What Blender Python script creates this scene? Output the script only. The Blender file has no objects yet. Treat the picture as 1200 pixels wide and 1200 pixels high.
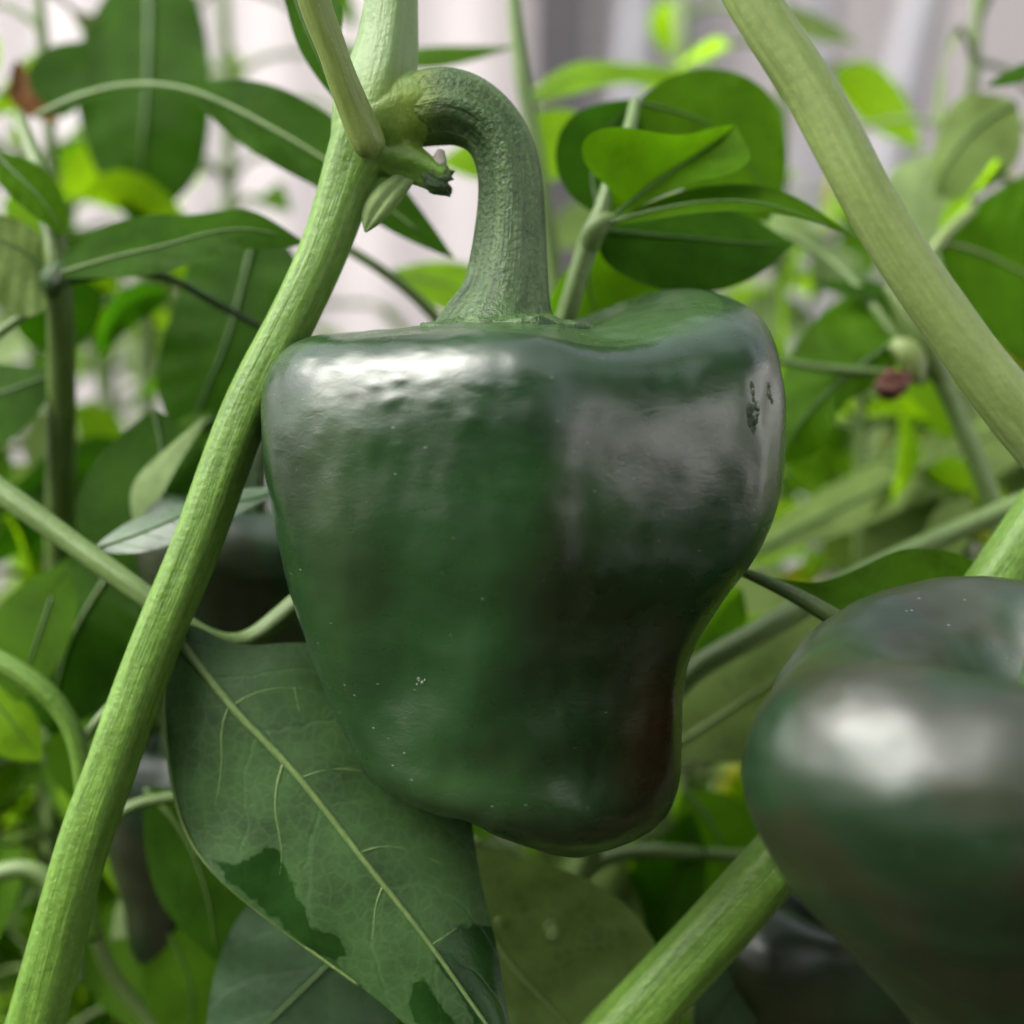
import bpy, math, random
import numpy as np
from mathutils import Vector, Matrix

# ------------------------------------------------------------------ camera
U = 0.16 / 1200          # metres per photo pixel in the plane of the pepper
D = 1750.0               # camera distance in those units
ZC = 0.60                # camera height above the soil
sc = bpy.context.scene
col = sc.collection
cam_d = bpy.data.cameras.new('camera')
cam = bpy.data.objects.new('camera', cam_d)
col.objects.link(cam)
cam.location = (0, -D * U, ZC)
cam.rotation_euler = (math.radians(90), 0, 0)
cam_d.sensor_width = 36
cam_d.lens = 18 / (600 / D)
cam_d.clip_start = 0.005
cam_d.clip_end = 200
cam_d.dof.use_dof = True
cam_d.dof.focus_distance = (D - 95) * U
cam_d.dof.aperture_fstop = 8.0
sc.camera = cam

# ------------------------------------------------------------------ sky and sun
SUN_EL, SUN_AZ = math.radians(46), math.radians(243)     # azimuth clockwise from +Y
world = bpy.data.worlds.new('World')
sc.world = world
world.use_nodes = True
wn = world.node_tree.nodes; wl = world.node_tree.links
wn.clear()
wo = wn.new('ShaderNodeOutputWorld'); bg = wn.new('ShaderNodeBackground')
sky = wn.new('ShaderNodeTexSky'); sky.sky_type = 'NISHITA'; sky.sun_disc = False
sky.sun_elevation = SUN_EL; sky.sun_rotation = SUN_AZ
sky.air_density = 1.0; sky.dust_density = 5.5; sky.ozone_density = 1.0
hs = wn.new('ShaderNodeHueSaturation'); hs.inputs['Saturation'].default_value = 0.3
wl.new(sky.outputs[0], hs.inputs['Color']); wl.new(hs.outputs[0], bg.inputs[0])
bg.inputs[1].default_value = 0.15
wl.new(bg.outputs[0], wo.inputs[0])
sun_d = bpy.data.lights.new('sun', 'SUN'); sun = bpy.data.objects.new('sun', sun_d)
col.objects.link(sun)
sun_d.energy = 1.05; sun_d.angle = math.radians(55); sun_d.color = (1.0, 0.95, 0.88)
sdir = Vector((math.sin(SUN_AZ) * math.cos(SUN_EL), math.cos(SUN_AZ) * math.cos(SUN_EL), math.sin(SUN_EL)))
sun.rotation_euler = sdir.to_track_quat('Z', 'Y').to_euler()
vs = sc.view_settings
vs.view_transform = 'Standard'; vs.look = 'None'; vs.exposure = 1.58; vs.gamma = 1.0
sc.cycles.max_bounces = 8; sc.cycles.transmission_bounces = 4
sc.cycles.use_denoising = True
sc.cycles.sample_clamp_indirect = 8

# ------------------------------------------------------------------ helpers
DK = 1.0                 # how far a plant's depths are stretched away from the lens
def zd(d): return np.where(np.asarray(d) > 60, 60 + (np.asarray(d) - 60) * DK, d)
def W(x, y, d=0.0):
    d = float(zd(d)); s = (D + d) / D
    return np.array([(x - 600) * s * U, d * U, ZC + (600 - y) * s * U])

def spl(P, n):
    """natural cubic spline through rows of P (chord-length), n samples"""
    P = np.asarray(P, float)
    if len(P) == 2:
        t = np.linspace(0, 1, n)[:, None]
        return P[0] * (1 - t) + P[1] * t
    dl = np.linalg.norm(np.diff(P[:, :min(3, P.shape[1])], axis=0), axis=1) + 1e-9
    t = np.concatenate([[0], np.cumsum(np.sqrt(dl))])
    return nspl(t, P, np.linspace(0, t[-1], n))

def nspl(t, P, q):
    n = len(t); h = np.diff(t)
    A = np.zeros((n, n)); b = np.zeros_like(P)
    A[0, 0] = A[-1, -1] = 1
    for i in range(1, n - 1):
        A[i, i - 1] = h[i - 1]; A[i, i] = 2 * (h[i - 1] + h[i]); A[i, i + 1] = h[i]
        b[i] = 6 * ((P[i + 1] - P[i]) / h[i] - (P[i] - P[i - 1]) / h[i - 1])
    M = np.linalg.solve(A, b)
    k = np.clip(np.searchsorted(t, q, side='right') - 1, 0, n - 2)
    dt = (q - t[k])[:, None]; H = h[k][:, None]
    return (M[k] * (H - dt) ** 3 / (6 * H) + M[k + 1] * dt ** 3 / (6 * H)
            + (P[k] / H - M[k] * H / 6) * (H - dt) + (P[k + 1] / H - M[k + 1] * H / 6) * dt)

def vnoise(p, seed=0):
    """cheap smooth value noise on Nx3 points, about -1..1"""
    rng = np.random.RandomState(seed)
    out = np.zeros(len(p))
    for k in range(7):
        v = rng.normal(size=3); v *= rng.uniform(.6, 1.7) / np.linalg.norm(v)
        out += np.sin(p @ v * 2 * math.pi + rng.uniform(0, 6.28))
    return out / 3.2

def rnoise(p, seed=0, octv=3):
    from mathutils import noise
    o = Vector((seed * 7.3, seed * 3.1, seed * 1.7))
    return np.array([noise.fractal(Vector(q) + o, .8, 2.0, octv) for q in p])

def grid_faces(nu, nv, wrap=False):
    f = []
    for i in range(nu - 1):
        for j in range(nv if wrap else nv - 1):
            a = i * nv + j; b = i * nv + (j + 1) % nv
            f.append((a, b, b + nv, a + nv))
    return f

def to_mesh(name, V, F, attrs=None, smooth=True):
    me = bpy.data.meshes.new(name)
    me.from_pydata([tuple(v) for v in V], [], F)
    me.update()
    if smooth: me.polygons.foreach_set('use_smooth', [True] * len(me.polygons))
    for k, a in (attrs or {}).items():
        a = np.asarray(a, np.float32)
        if a.ndim == 1:
            at = me.attributes.new(k, 'FLOAT', 'POINT'); at.data.foreach_set('value', a)
        else:
            at = me.attributes.new(k, 'FLOAT_VECTOR', 'POINT'); at.data.foreach_set('vector', a.ravel())
    return me

def add(name, me, mat, parent=None):
    o = bpy.data.objects.new(name, me); col.objects.link(o)
    if mat is not None and not me.materials: me.materials.append(mat)
    if parent is not None: o.parent = parent
    return o

def tag(o, label=None, cat=None, group=None, kind=None):
    if label: o['label'] = label
    if cat: o['category'] = cat
    if group: o['group'] = group
    if kind: o['kind'] = kind
    return o

def thing(name, label, cat, group=None):
    o = bpy.data.objects.new(name, None); col.objects.link(o)
    o.empty_display_size = 0.02
    return tag(o, label, cat, group)

def frames(C):
    T = np.gradient(C, axis=0); T /= np.linalg.norm(T, axis=1)[:, None] + 1e-12
    N = np.zeros_like(C); n = np.cross(T[0], [0, 1, 0.03]); n /= np.linalg.norm(n)
    for i in range(len(C)):
        n = n - T[i] * (n @ T[i]); n /= np.linalg.norm(n); N[i] = n
    return T, N, np.cross(T, N)

def tube_geo(pts, n=60, m=24, ribs=0, rib_amp=0.0, noise=0.0, seed=1, twist=0.0, cap=True, world=False):
    """pts: (px, py, depth, radius px).  returns V, F, attr"""
    P = spl(pts, n)
    if world: C = P[:, :3]; R = P[:, 3]
    else:
        C = np.array([W(*p[:3]) for p in P]); R = P[:, 3] * U * (D + zd(P[:, 2])) / D
    T, N, B = frames(C)
    L = np.concatenate([[0], np.cumsum(np.linalg.norm(np.diff(C, axis=0), axis=1))])
    a = np.linspace(0, 2 * math.pi, m, endpoint=False)
    V = []; sa = []
    for i in range(n):
        ar = a + twist * i / n
        r = R[i] * (1 + rib_amp * np.cos(ribs * ar + seed))
        q = np.stack([np.cos(a) * 1.3, np.sin(a) * 1.3, np.full(m, L[i] / (R.mean() * 5))], 1)
        if noise: r = r * (1 + noise * vnoise(q, seed))
        V.append(C[i] + np.cos(a)[:, None] * N[i] * r[:, None] + np.sin(a)[:, None] * B[i] * r[:, None])
        sa.append(np.stack([np.cos(a), np.sin(a), np.full(m, L[i] / (R.mean() + 1e-9))], 1))
    V = np.concatenate(V); sa = np.concatenate(sa)
    F = grid_faces(n, m, True)
    if cap:
        k = len(V)
        V = np.concatenate([V, [C[0] - T[0] * R[0] * .35, C[-1] + T[-1] * R[-1] * .35]])
        sa = np.concatenate([sa, [[0, 0, 0], [0, 0, sa[-1, 2]]]])
        for j in range(m):
            F.append((k, (j + 1) % m, j)); F.append((k + 1, (n - 1) * m + j, (n - 1) * m + (j + 1) % m))
    return V, F, sa

def tube(name, pts, mat, parent, **kw):
    V, F, sa = tube_geo(pts, **kw)
    return add(name, to_mesh(name, V, F, {'sc': sa}), mat, parent)

# ------------------------------------------------------------------ materials
def newmat(name):
    m = bpy.data.materials.new(name); m.use_nodes = True
    nt = m.node_tree; nt.nodes.clear()
    return m, nt, nt.nodes.new, nt.links.new

def ramp(new, stops, interp='LINEAR'):
    r = new('ShaderNodeValToRGB'); r.color_ramp.interpolation = interp
    e = r.color_ramp.elements
    e[0].position, e[0].color = stops[0][0], (*stops[0][1], 1)
    e[1].position, e[1].color = stops[1][0], (*stops[1][1], 1)
    for p, c in stops[2:]:
        x = e.new(p); x.color = (*c, 1)
    return r

def mixc(new, link, fac, a, b, mode='MIX'):
    m = new('ShaderNodeMix'); m.data_type = 'RGBA'; m.blend_type = mode
    for s, v in ((0, fac), (6, a), (7, b)):
        if isinstance(v, (int, float)): m.inputs[s].default_value = v
        elif isinstance(v, tuple): m.inputs[s].default_value = (*v, 1)
        else: link(v, m.inputs[s])
    return m.outputs[2]

def leaf_mat(name, refl, trans, tmix=0.45, rough=0.6, spec=0.0, vein=0.2, wet=False, mott=0.25):
    m, nt, new, link = newmat(name)
    out = new('ShaderNodeOutputMaterial')
    uv = new('ShaderNodeAttribute'); uv.attribute_name = 'lf'      # x along, y across, z random
    sx = new('ShaderNodeSeparateXYZ'); link(uv.outputs['Vector'], sx.inputs[0])
    tc = new('ShaderNodeTexCoord')
    nz = new('ShaderNodeTexNoise'); nz.inputs['Scale'].default_value = 110; nz.inputs['Detail'].default_value = 5
    link(tc.outputs['Object'], nz.inputs['Vector'])
    nf = new('ShaderNodeTexNoise'); nf.inputs['Scale'].default_value = 1700; nf.inputs['Detail'].default_value = 3
    link(tc.outputs['Object'], nf.inputs['Vector'])
    ab = new('ShaderNodeMath'); ab.operation = 'ABSOLUTE'; link(sx.outputs[1], ab.inputs[0])
    # side veins: thin lines where u*N - |v|*k is whole
    a1 = new('ShaderNodeMath'); a1.operation = 'MULTIPLY'; a1.inputs[1].default_value = 7.0; link(sx.outputs[0], a1.inputs[0])
    a2 = new('ShaderNodeMath'); a2.operation = 'POWER'; a2.inputs[1].default_value = 1.35; link(ab.outputs[0], a2.inputs[0])
    a2b = new('ShaderNodeMath'); a2b.operation = 'MULTIPLY_ADD'; a2b.inputs[1].default_value = -1.5; link(a2.outputs[0], a2b.inputs[0]); link(a1.outputs[0], a2b.inputs[2])
    a3 = new('ShaderNodeMath'); a3.operation = 'MULTIPLY_ADD'; a3.inputs[1].default_value = 0.5; link(nz.outputs[0], a3.inputs[0]); link(a2b.outputs[0], a3.inputs[2])
    a4 = new('ShaderNodeMath'); a4.operation = 'PINGPONG'; a4.inputs[1].default_value = 0.5; link(a3.outputs[0], a4.inputs[0])
    vr = new('ShaderNodeMapRange'); vr.inputs[1].default_value = 0.0; vr.inputs[2].default_value = 0.055; vr.inputs[3].default_value = 1; vr.inputs[4].default_value = 0
    link(a4.outputs[0], vr.inputs[0])
    mr = new('ShaderNodeMapRange'); mr.inputs[1].default_value = 0.015; mr.inputs[2].default_value = 0.05; mr.inputs[3].default_value = 1; mr.inputs[4].default_value = 0
    link(ab.outputs[0], mr.inputs[0])
    sv = new('ShaderNodeMath'); sv.operation = 'MULTIPLY'; sv.inputs[1].default_value = 0.45; link(vr.outputs[0], sv.inputs[0])
    vn = new('ShaderNodeMath'); vn.operation = 'MAXIMUM'; link(sv.outputs[0], vn.inputs[0]); link(mr.outputs[0], vn.inputs[1])
    vf = new('ShaderNodeMath'); vf.operation = 'MULTIPLY'; vf.inputs[1].default_value = vein; link(vn.outputs[0], vf.inputs[0])
    dark = tuple(c * (1 - mott * 1.4) for c in refl); lite = tuple(c * (1 + mott) for c in refl)
    rp = ramp(new, [(0.3, dark), (0.7, lite)]); link(nz.outputs[0], rp.inputs[0])
    pale = tuple(min(1, c * 1.9 + 0.015) for c in refl)
    c1 = mixc(new, link, vf.outputs[0], rp.outputs[0], pale)
    td = tuple(c * (1 - mott) for c in trans); tl = tuple(min(1, c * (1 + mott)) for c in trans)
    rt = ramp(new, [(0.3, td), (0.7, tl)]); link(nz.outputs[0], rt.inputs[0])
    ct = mixc(new, link, vf.outputs[0], rt.outputs[0], tuple(c * .8 + .02 for c in trans))
    vc = new('ShaderNodeTexVoronoi'); vc.feature = 'DISTANCE_TO_EDGE'; vc.inputs['Scale'].default_value = 420; link(tc.outputs['Object'], vc.inputs['Vector'])
    vm = new('ShaderNodeMapRange'); vm.inputs[1].default_value = 0; vm.inputs[2].default_value = .12; vm.inputs[3].default_value = .30; vm.inputs[4].default_value = 0
    link(vc.outputs['Distance'], vm.inputs[0])
    c1 = mixc(new, link, vm.outputs[0], c1, tuple(c * 1.7 + .006 for c in refl))
    rough_out = None
    if wet:
        nw = new('ShaderNodeTexNoise'); nw.inputs['Scale'].default_value = 420; nw.inputs['Detail'].default_value = 6
        link(tc.outputs['Object'], nw.inputs['Vector'])
        wa = new('ShaderNodeAttribute'); wa.attribute_name = 'wet'
        wm = new('ShaderNodeMath'); wm.operation = 'MULTIPLY_ADD'; wm.inputs[1].default_value = .8
        link(nw.outputs[0], wm.inputs[0]); link(wa.outputs['Fac'], wm.inputs[2])
        wr = new('ShaderNodeMapRange'); wr.inputs[1].default_value = .88; wr.inputs[2].default_value = .98
        link(wm.outputs[0], wr.inputs[0])
        wetr = ramp(new, [(.35, (0.005, 0.022, 0.003)), (.65, (0.014, 0.046, 0.008))]); link(nz.outputs[0], wetr.inputs[0]); wetc = wetr.outputs[0]
        c1 = mixc(new, link, wr.outputs[0], c1, wetc)
        rr = new('ShaderNodeMapRange'); rr.inputs[3].default_value = rough; rr.inputs[4].default_value = 0.26
        link(wr.outputs[0], rr.inputs[0]); rough_out = rr.outputs[0]
    bp = new('ShaderNodeBump'); bp.inputs['Strength'].default_value = 0.4; bp.inputs['Distance'].default_value = 0.0002
    bh = new('ShaderNodeMath'); bh.operation = 'MULTIPLY_ADD'; bh.inputs[1].default_value = -1.6
    link(vn.outputs[0], bh.inputs[0]); link(nf.outputs[0], bh.inputs[2]); link(bh.outputs[0], bp.inputs['Height'])
    ps = new('ShaderNodeBsdfPrincipled')
    ps.inputs['Roughness'].default_value = rough; ps.inputs['Specular IOR Level'].default_value = spec
    if rough_out: link(rough_out, ps.inputs['Roughness'])
    link(c1, ps.inputs['Base Color']); link(bp.outputs[0], ps.inputs['Normal'])
    tr = new('ShaderNodeBsdfTranslucent'); link(ct, tr.inputs[0])
    mx = new('ShaderNodeMixShader'); mx.inputs[0].default_value = tmix
    link(tr.outputs[0], mx.inputs[2])
    if spec == 0:
        gl = new('ShaderNodeBsdfGlossy'); gl.inputs['Roughness'].default_value = .5; gl.inputs['Color'].default_value = (.8, .9, .7, 1); link(bp.outputs[0], gl.inputs['Normal'])
        gm = new('ShaderNodeMixShader'); gm.inputs[0].default_value = .007; link(ps.outputs[0], gm.inputs[1]); link(gl.outputs[0], gm.inputs[2]); link(gm.outputs[0], mx.inputs[1])
    else: link(ps.outputs[0], mx.inputs[1])
    link(mx.outputs[0], out.inputs[0])
    return m

LF = {
    'dark':   leaf_mat('leaf_dark', (0.018, 0.052, 0.0025), (0.038, 0.145, 0.002), .42),
    'mid':    leaf_mat('leaf_mid', (0.037, 0.092, 0.003), (0.10, 0.26, 0.002), .48),
    'bright': leaf_mat('leaf_bright', (0.12, 0.24, 0.010), (0.32, 0.60, 0.006), .55),  # young leaf green, with the glow of backlit leaves put into the colour
    'yellow': leaf_mat('leaf_yellow', (0.26, 0.28, 0.025), (0.48, 0.48, 0.02), .5),
    'olive':  leaf_mat('leaf_olive', (0.105, 0.155, 0.045), (0.15, 0.24, 0.04), .4),
    'pale':   leaf_mat('leaf_pale', (0.17, 0.24, 0.10), (0.20, 0.30, 0.08), .4, rough=.35),
    'grey':   leaf_mat('leaf_glaucous', (0.036, 0.075, 0.032), (0.03, 0.10, 0.012), .25, rough=.42, spec=.5),
    'big':    leaf_mat('leaf_upper_side', (0.030, 0.070, 0.018), (0.02, 0.08, 0.006), .2, rough=.5, spec=.3, vein=.28, wet=True, mott=.28),
    'brown':  leaf_mat('leaf_withered', (0.10, 0.045, 0.015), (0.12, 0.05, 0.01), .3, rough=.7),
}

def stem_mat(name, stops, rough=0.42, streak=1.0, bump=.5, extra=None, fine=900):
    m, nt, new, link = newmat(name)
    out = new('ShaderNodeOutputMaterial'); ps = new('ShaderNodeBsdfPrincipled')
    at = new('ShaderNodeAttribute'); at.attribute_name = 'sc'
    mp = new('ShaderNodeMapping'); mp.inputs['Scale'].default_value = (1.9, 1.9, 0.10)
    link(at.outputs['Vector'], mp.inputs[0])
    n1 = new('ShaderNodeTexNoise'); n1.inputs['Scale'].default_value = 2.4 * streak; n1.inputs['Detail'].default_value = 6; n1.inputs['Roughness'].default_value = .6
    link(mp.outputs[0], n1.inputs['Vector'])
    tc = new('ShaderNodeTexCoord')
    n2 = new('ShaderNodeTexNoise'); n2.inputs['Scale'].default_value = 160; n2.inputs['Detail'].default_value = 4
    link(tc.outputs['Object'], n2.inputs['Vector'])
    n3 = new('ShaderNodeTexNoise'); n3.inputs['Scale'].default_value = fine; n3.inputs['Detail'].default_value = 4
    link(tc.outputs['Object'], n3.inputs['Vector'])
    mm = new('ShaderNodeMath'); mm.operation = 'MULTIPLY_ADD'; mm.inputs[1].default_value = .35
    link(n2.outputs[0], mm.inputs[0]); link(n1.outputs[0], mm.inputs[2])
    rp = ramp(new, stops); link(mm.outputs[0], rp.inputs[0])
    c = rp.outputs[0]
    gr = new('ShaderNodeMapRange'); gr.inputs[1].default_value = .35; gr.inputs[2].default_value = .65; gr.inputs[3].default_value = 1 - .32 * bump; gr.inputs[4].default_value = 1 + .3 * bump
    link(n3.outputs[0], gr.inputs[0])
    gv = new('ShaderNodeVectorMath'); gv.operation = 'SCALE'; link(c, gv.inputs[0]); link(gr.outputs[0], gv.inputs['Scale']); c = gv.outputs[0]
    # tiny pale specks
    vo = new('ShaderNodeTexVoronoi'); vo.inputs['Scale'].default_value = 1100; link(tc.outputs['Object'], vo.inputs['Vector'])
    sp = new('ShaderNodeMapRange'); sp.inputs[1].default_value = .06; sp.inputs[2].default_value = .2; sp.inputs[3].default_value = .3; sp.inputs[4].default_value = 0
    link(vo.outputs['Distance'], sp.inputs[0])
    c = mixc(new, link, sp.outputs[0], c, tuple(min(1, x * 1.7 + .05) for x in stops[-1][1]))
    if extra: c = extra(new, link, c, n3)
    link(c, ps.inputs['Base Color'])
    bp = new('ShaderNodeBump'); bp.inputs['Strength'].default_value = bump; bp.inputs['Distance'].default_value = 0.0009
    bs = new('ShaderNodeMath'); bs.operation = 'MULTIPLY_ADD'; bs.inputs[1].default_value = .6
    link(n3.outputs[0], bs.inputs[0]); link(n1.outputs[0], bs.inputs[2]); link(bs.outputs[0], bp.inputs['Height'])
    link(bp.outputs[0], ps.inputs['Normal'])
    ps.inputs['Roughness'].default_value = rough; ps.inputs['Specular IOR Level'].default_value = .35
    ps.inputs['Subsurface Weight'].default_value = 0.12
    ps.inputs['Subsurface Radius'].default_value = (.6, 1.0, .3); ps.inputs['Subsurface Scale'].default_value = .002
    link(ps.outputs[0], out.inputs[0])
    return m

def node_extra(new, link, c, n3):
    a = new('ShaderNodeAttribute'); a.attribute_name = 'pale'
    c = mixc(new, link, a.outputs['Fac'], c, (0.13, 0.20, 0.085))
    b = new('ShaderNodeAttribute'); b.attribute_name = 'yel'
    return mixc(new, link, b.outputs['Fac'], c, (0.115, 0.175, 0.014))

ST = {
    'main': stem_mat('stem_skin', [(0.30, (0.038, 0.094, 0.006)), (0.9, (0.108, 0.205, 0.030))], extra=node_extra, bump=.4),
    'ped':  stem_mat('fruit_stalk_skin', [(0.38, (0.008, 0.030, 0.004)), (0.88, (0.050, 0.095, 0.028))], rough=.42, bump=.85, fine=1300, extra=node_extra),
    'pale': stem_mat('pale_stem_skin', [(0.35, (0.088, 0.130, 0.026)), (0.8, (0.145, 0.20, 0.062))], bump=.2),
    'mid':  stem_mat('mid_stem_skin', [(0.35, (0.055, 0.10, 0.020)), (0.8, (0.11, 0.17, 0.055))], bump=.25),
    'olive': stem_mat('olive_stem_skin', [(0.35, (0.045, 0.080, 0.014)), (0.8, (0.085, 0.135, 0.035))], bump=.25),
    'rib': stem_mat('leaf_rib_skin', [(0.35, (0.022, 0.058, 0.006)), (0.8, (0.045, 0.095, 0.016))], bump=.2),
    'cut':  stem_mat('clipped_leafstalk_skin', [(0.35, (0.080, 0.120, 0.018)), (0.8, (0.13, 0.18, 0.045))], bump=.15),
}

def pepper_mat(name, rough=.27, tone=((0.0040, 0.0160, 0.0042), (0.0105, 0.0375, 0.0090))):
    m, nt, new, link = newmat(name)
    out = new('ShaderNodeOutputMaterial'); ps = new('ShaderNodeBsdfPrincipled')
    tc = new('ShaderNodeTexCoord')
    n1 = new('ShaderNodeTexNoise'); n1.inputs['Scale'].default_value = 38; n1.inputs['Detail'].default_value = 5; n1.inputs['Distortion'].default_value = .6
    link(tc.outputs['Object'], n1.inputs['Vector'])
    rp = ramp(new, [(0.32, tone[0]), (0.72, tone[1])]); link(n1.outputs[0], rp.inputs[0])
    a = new('ShaderNodeAttribute'); a.attribute_name = 'brown_tint'
    c = mixc(new, link, a.outputs['Fac'], rp.outputs[0], (0.040, 0.010, 0.007))
    g = new('ShaderNodeAttribute'); g.attribute_name = 'pale'
    c = mixc(new, link, g.outputs['Fac'], c, (0.045, 0.085, 0.028))
    # pale flecks
    mp = new('ShaderNodeMapping'); mp.inputs['Scale'].default_value = (1, 1, 1.9); link(tc.outputs['Object'], mp.inputs[0])
    vo = new('ShaderNodeTexVoronoi'); vo.inputs['Scale'].default_value = 330; link(mp.outputs[0], vo.inputs['Vector'])
    sp = new('ShaderNodeMapRange'); sp.inputs[1].default_value = .045; sp.inputs[2].default_value = .11; sp.inputs[3].default_value = 1; sp.inputs[4].default_value = 0
    link(vo.outputs['Distance'], sp.inputs[0])
    wn_ = new('ShaderNodeTexWhiteNoise'); link(vo.outputs['Position'], wn_.inputs['Vector'])
    gt = new('ShaderNodeMath'); gt.operation = 'GREATER_THAN'; gt.inputs[1].default_value = .72; link(wn_.outputs['Value'], gt.inputs[0])
    fl = new('ShaderNodeMath'); fl.operation = 'MULTIPLY'; link(sp.outputs[0], fl.inputs[0]); link(gt.outputs[0], fl.inputs[1])
    flm = new('ShaderNodeMath'); flm.operation = 'MULTIPLY'; flm.inputs[1].default_value = .45; link(fl.outputs[0], flm.inputs[0])
    c = mixc(new, link, flm.outputs[0], c, (0.16, 0.20, 0.15))
    link(c, ps.inputs['Base Color'])
    # fine, sideways-drawn skin wrinkles
    m2 = new('ShaderNodeMapping'); m2.inputs['Scale'].default_value = (.6, .6, 1.3); link(tc.outputs['Object'], m2.inputs[0])
    n2 = new('ShaderNodeTexNoise'); n2.inputs['Scale'].default_value = 850; n2.inputs['Detail'].default_value = 5; n2.inputs['Distortion'].default_value = 1.0
    link(m2.outputs[0], n2.inputs['Vector'])
    n3 = new('ShaderNodeTexNoise'); n3.inputs['Scale'].default_value = 210; n3.inputs['Detail'].default_value = 3
    link(m2.outputs[0], n3.inputs['Vector'])
    n4 = new('ShaderNodeMath'); n4.operation = 'MULTIPLY_ADD'; n4.inputs[1].default_value = 1.2; link(n3.outputs[0], n4.inputs[0]); link(n2.outputs[0], n4.inputs[2])
    n5 = new('ShaderNodeMath'); n5.operation = 'MULTIPLY_ADD'; n5.inputs[1].default_value = .8; link(fl.outputs[0], n5.inputs[0]); link(n4.outputs[0], n5.inputs[2])
    bp = new('ShaderNodeBump'); bp.inputs['Strength'].default_value = .13; bp.inputs['Distance'].default_value = .0003
    link(n5.outputs[0], bp.inputs['Height']); link(bp.outputs[0], ps.inputs['Normal'])
    rr = new('ShaderNodeMapRange'); rr.inputs[1].default_value = .3; rr.inputs[2].default_value = .7
    rr.inputs[3].default_value = rough - .03; rr.inputs[4].default_value = rough + .07
    link(n3.outputs[0], rr.inputs[0]); link(rr.outputs[0], ps.inputs['Roughness'])
    ps.inputs['IOR'].default_value = 1.62
    ps.inputs['Specular IOR Level'].default_value = .48
    link(ps.outputs[0], out.inputs[0])
    return m
PEP = pepper_mat('pepper_skin')
PEP2 = pepper_mat('dark_pepper_skin', .36, ((0.0036, 0.0135, 0.0040), (0.0070, 0.0250, 0.0068)))

def simple_mat(name, c1, c2, scale, rough=.6, bump=.3, dist=.001, metallic=0, spec=.5):
    m, nt, new, link = newmat(name)
    out = new('ShaderNodeOutputMaterial'); ps = new('ShaderNodeBsdfPrincipled'); tc = new('ShaderNodeTexCoord')
    n = new('ShaderNodeTexNoise'); n.inputs['Scale'].default_value = scale; n.inputs['Detail'].default_value = 6
    link(tc.outputs['Object'], n.inputs['Vector'])
    rp = ramp(new, [(0.3, c1), (0.7, c2)]); link(n.outputs[0], rp.inputs[0]); link(rp.outputs[0], ps.inputs['Base Color'])
    bp = new('ShaderNodeBump'); bp.inputs['Strength'].default_value = bump; bp.inputs['Distance'].default_value = dist
    link(n.outputs[0], bp.inputs['Height']); link(bp.outputs[0], ps.inputs['Normal'])
    ps.inputs['Roughness'].default_value = rough; ps.inputs['Metallic'].default_value = metallic
    ps.inputs['Specular IOR Level'].default_value = spec
    link(ps.outputs[0], out.inputs[0])
    return m
M_SOIL = simple_mat('soil', (0.05, 0.033, 0.022), (0.12, 0.085, 0.06), 30, .95, .8, .02)
M_WALL = simple_mat('pale_sheeting', (0.245, 0.224, 0.226), (0.27, 0.247, 0.248), 3, .5, .1)
M_POST = simple_mat('dark_post_paint', (0.03, 0.027, 0.031), (0.045, 0.04, 0.046), 20, .6, .1)
M_PIPE = simple_mat('galvanised_pipe', (0.17, 0.17, 0.19), (0.21, 0.21, 0.23), 20, .45, .1)
M_SCAR = simple_mat('corky_scar', (0.01, 0.02, 0.01), (0.16, 0.18, 0.125), 1500, .6, 1.0, .0006)
M_SCARD = simple_mat('scar_crack', (0.008, 0.02, 0.008), (0.03, 0.05, 0.025), 1500, .8, 1.0, .0004)
M_BUD = simple_mat('withered_flower', (0.045, 0.012, 0.006), (0.10, 0.03, 0.016), 400, .8, .6, .001)
M_CUT = simple_mat('dried_cut_face', (0.22, 0.20, 0.15), (0.32, 0.30, 0.26), 900, .7, .6, .0005)
m, nt, new, link = newmat('water'); o_ = new('ShaderNodeOutputMaterial'); p_ = new('ShaderNodeBsdfPrincipled')
p_.inputs['Transmission Weight'].default_value = 1; p_.inputs['Roughness'].default_value = .02; p_.inputs['IOR'].default_value = 1.33
link(p_.outputs[0], o_.inputs[0]); M_WATER = m

# ------------------------------------------------------------------ the setting
def box_mesh(name, x0, x1, y0, y1, z0, z1):
    V = [(x, y, z) for z in (z0, z1) for y in (y0, y1) for x in (x0, x1)]
    F = [(0, 2, 3, 1), (4, 5, 7, 6), (0, 1, 5, 4), (2, 6, 7, 3), (0, 4, 6, 2), (1, 3, 7, 5)]
    return to_mesh(name, V, F, smooth=False)

n = 90
xs = np.concatenate([-np.geomspace(60, .05, n // 2), np.geomspace(.05, 60, n // 2)])
G = np.array([(x, y, 0) for x in xs for y in xs], float)
rr = np.hypot(G[:, 0], G[:, 1])
G[:, 2] = .025 * vnoise(G * 1.3, 5) * np.clip(1.5 - rr / 8, 0, 1) + .01 * vnoise(G * 6, 6) * np.clip(1.5 - rr / 4, 0, 1)
tag(add('ground', to_mesh('ground', G, grid_faces(n, n)), M_SOIL), kind='structure')

YW = 2.6
nx = 1200
xw = np.linspace(-6, 6, nx)
prof = .004 * np.sign(np.sin(xw * 2 * math.pi / .19)) * np.abs(np.sin(xw * 2 * math.pi / .19)) ** .5
V = []
for z in (0.02, 2.9):
    for x, p in zip(xw, prof): V.append((x, YW + p, z))
for z in (2.9, 0.02):
    for x, p in zip(xw, prof): V.append((x, YW + .02 + p, z))
F = grid_faces(4, nx)
ww = add('greenhouse_wall', to_mesh('greenhouse_wall', V, F), M_WALL)
tag(ww, kind='structure')

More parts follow.
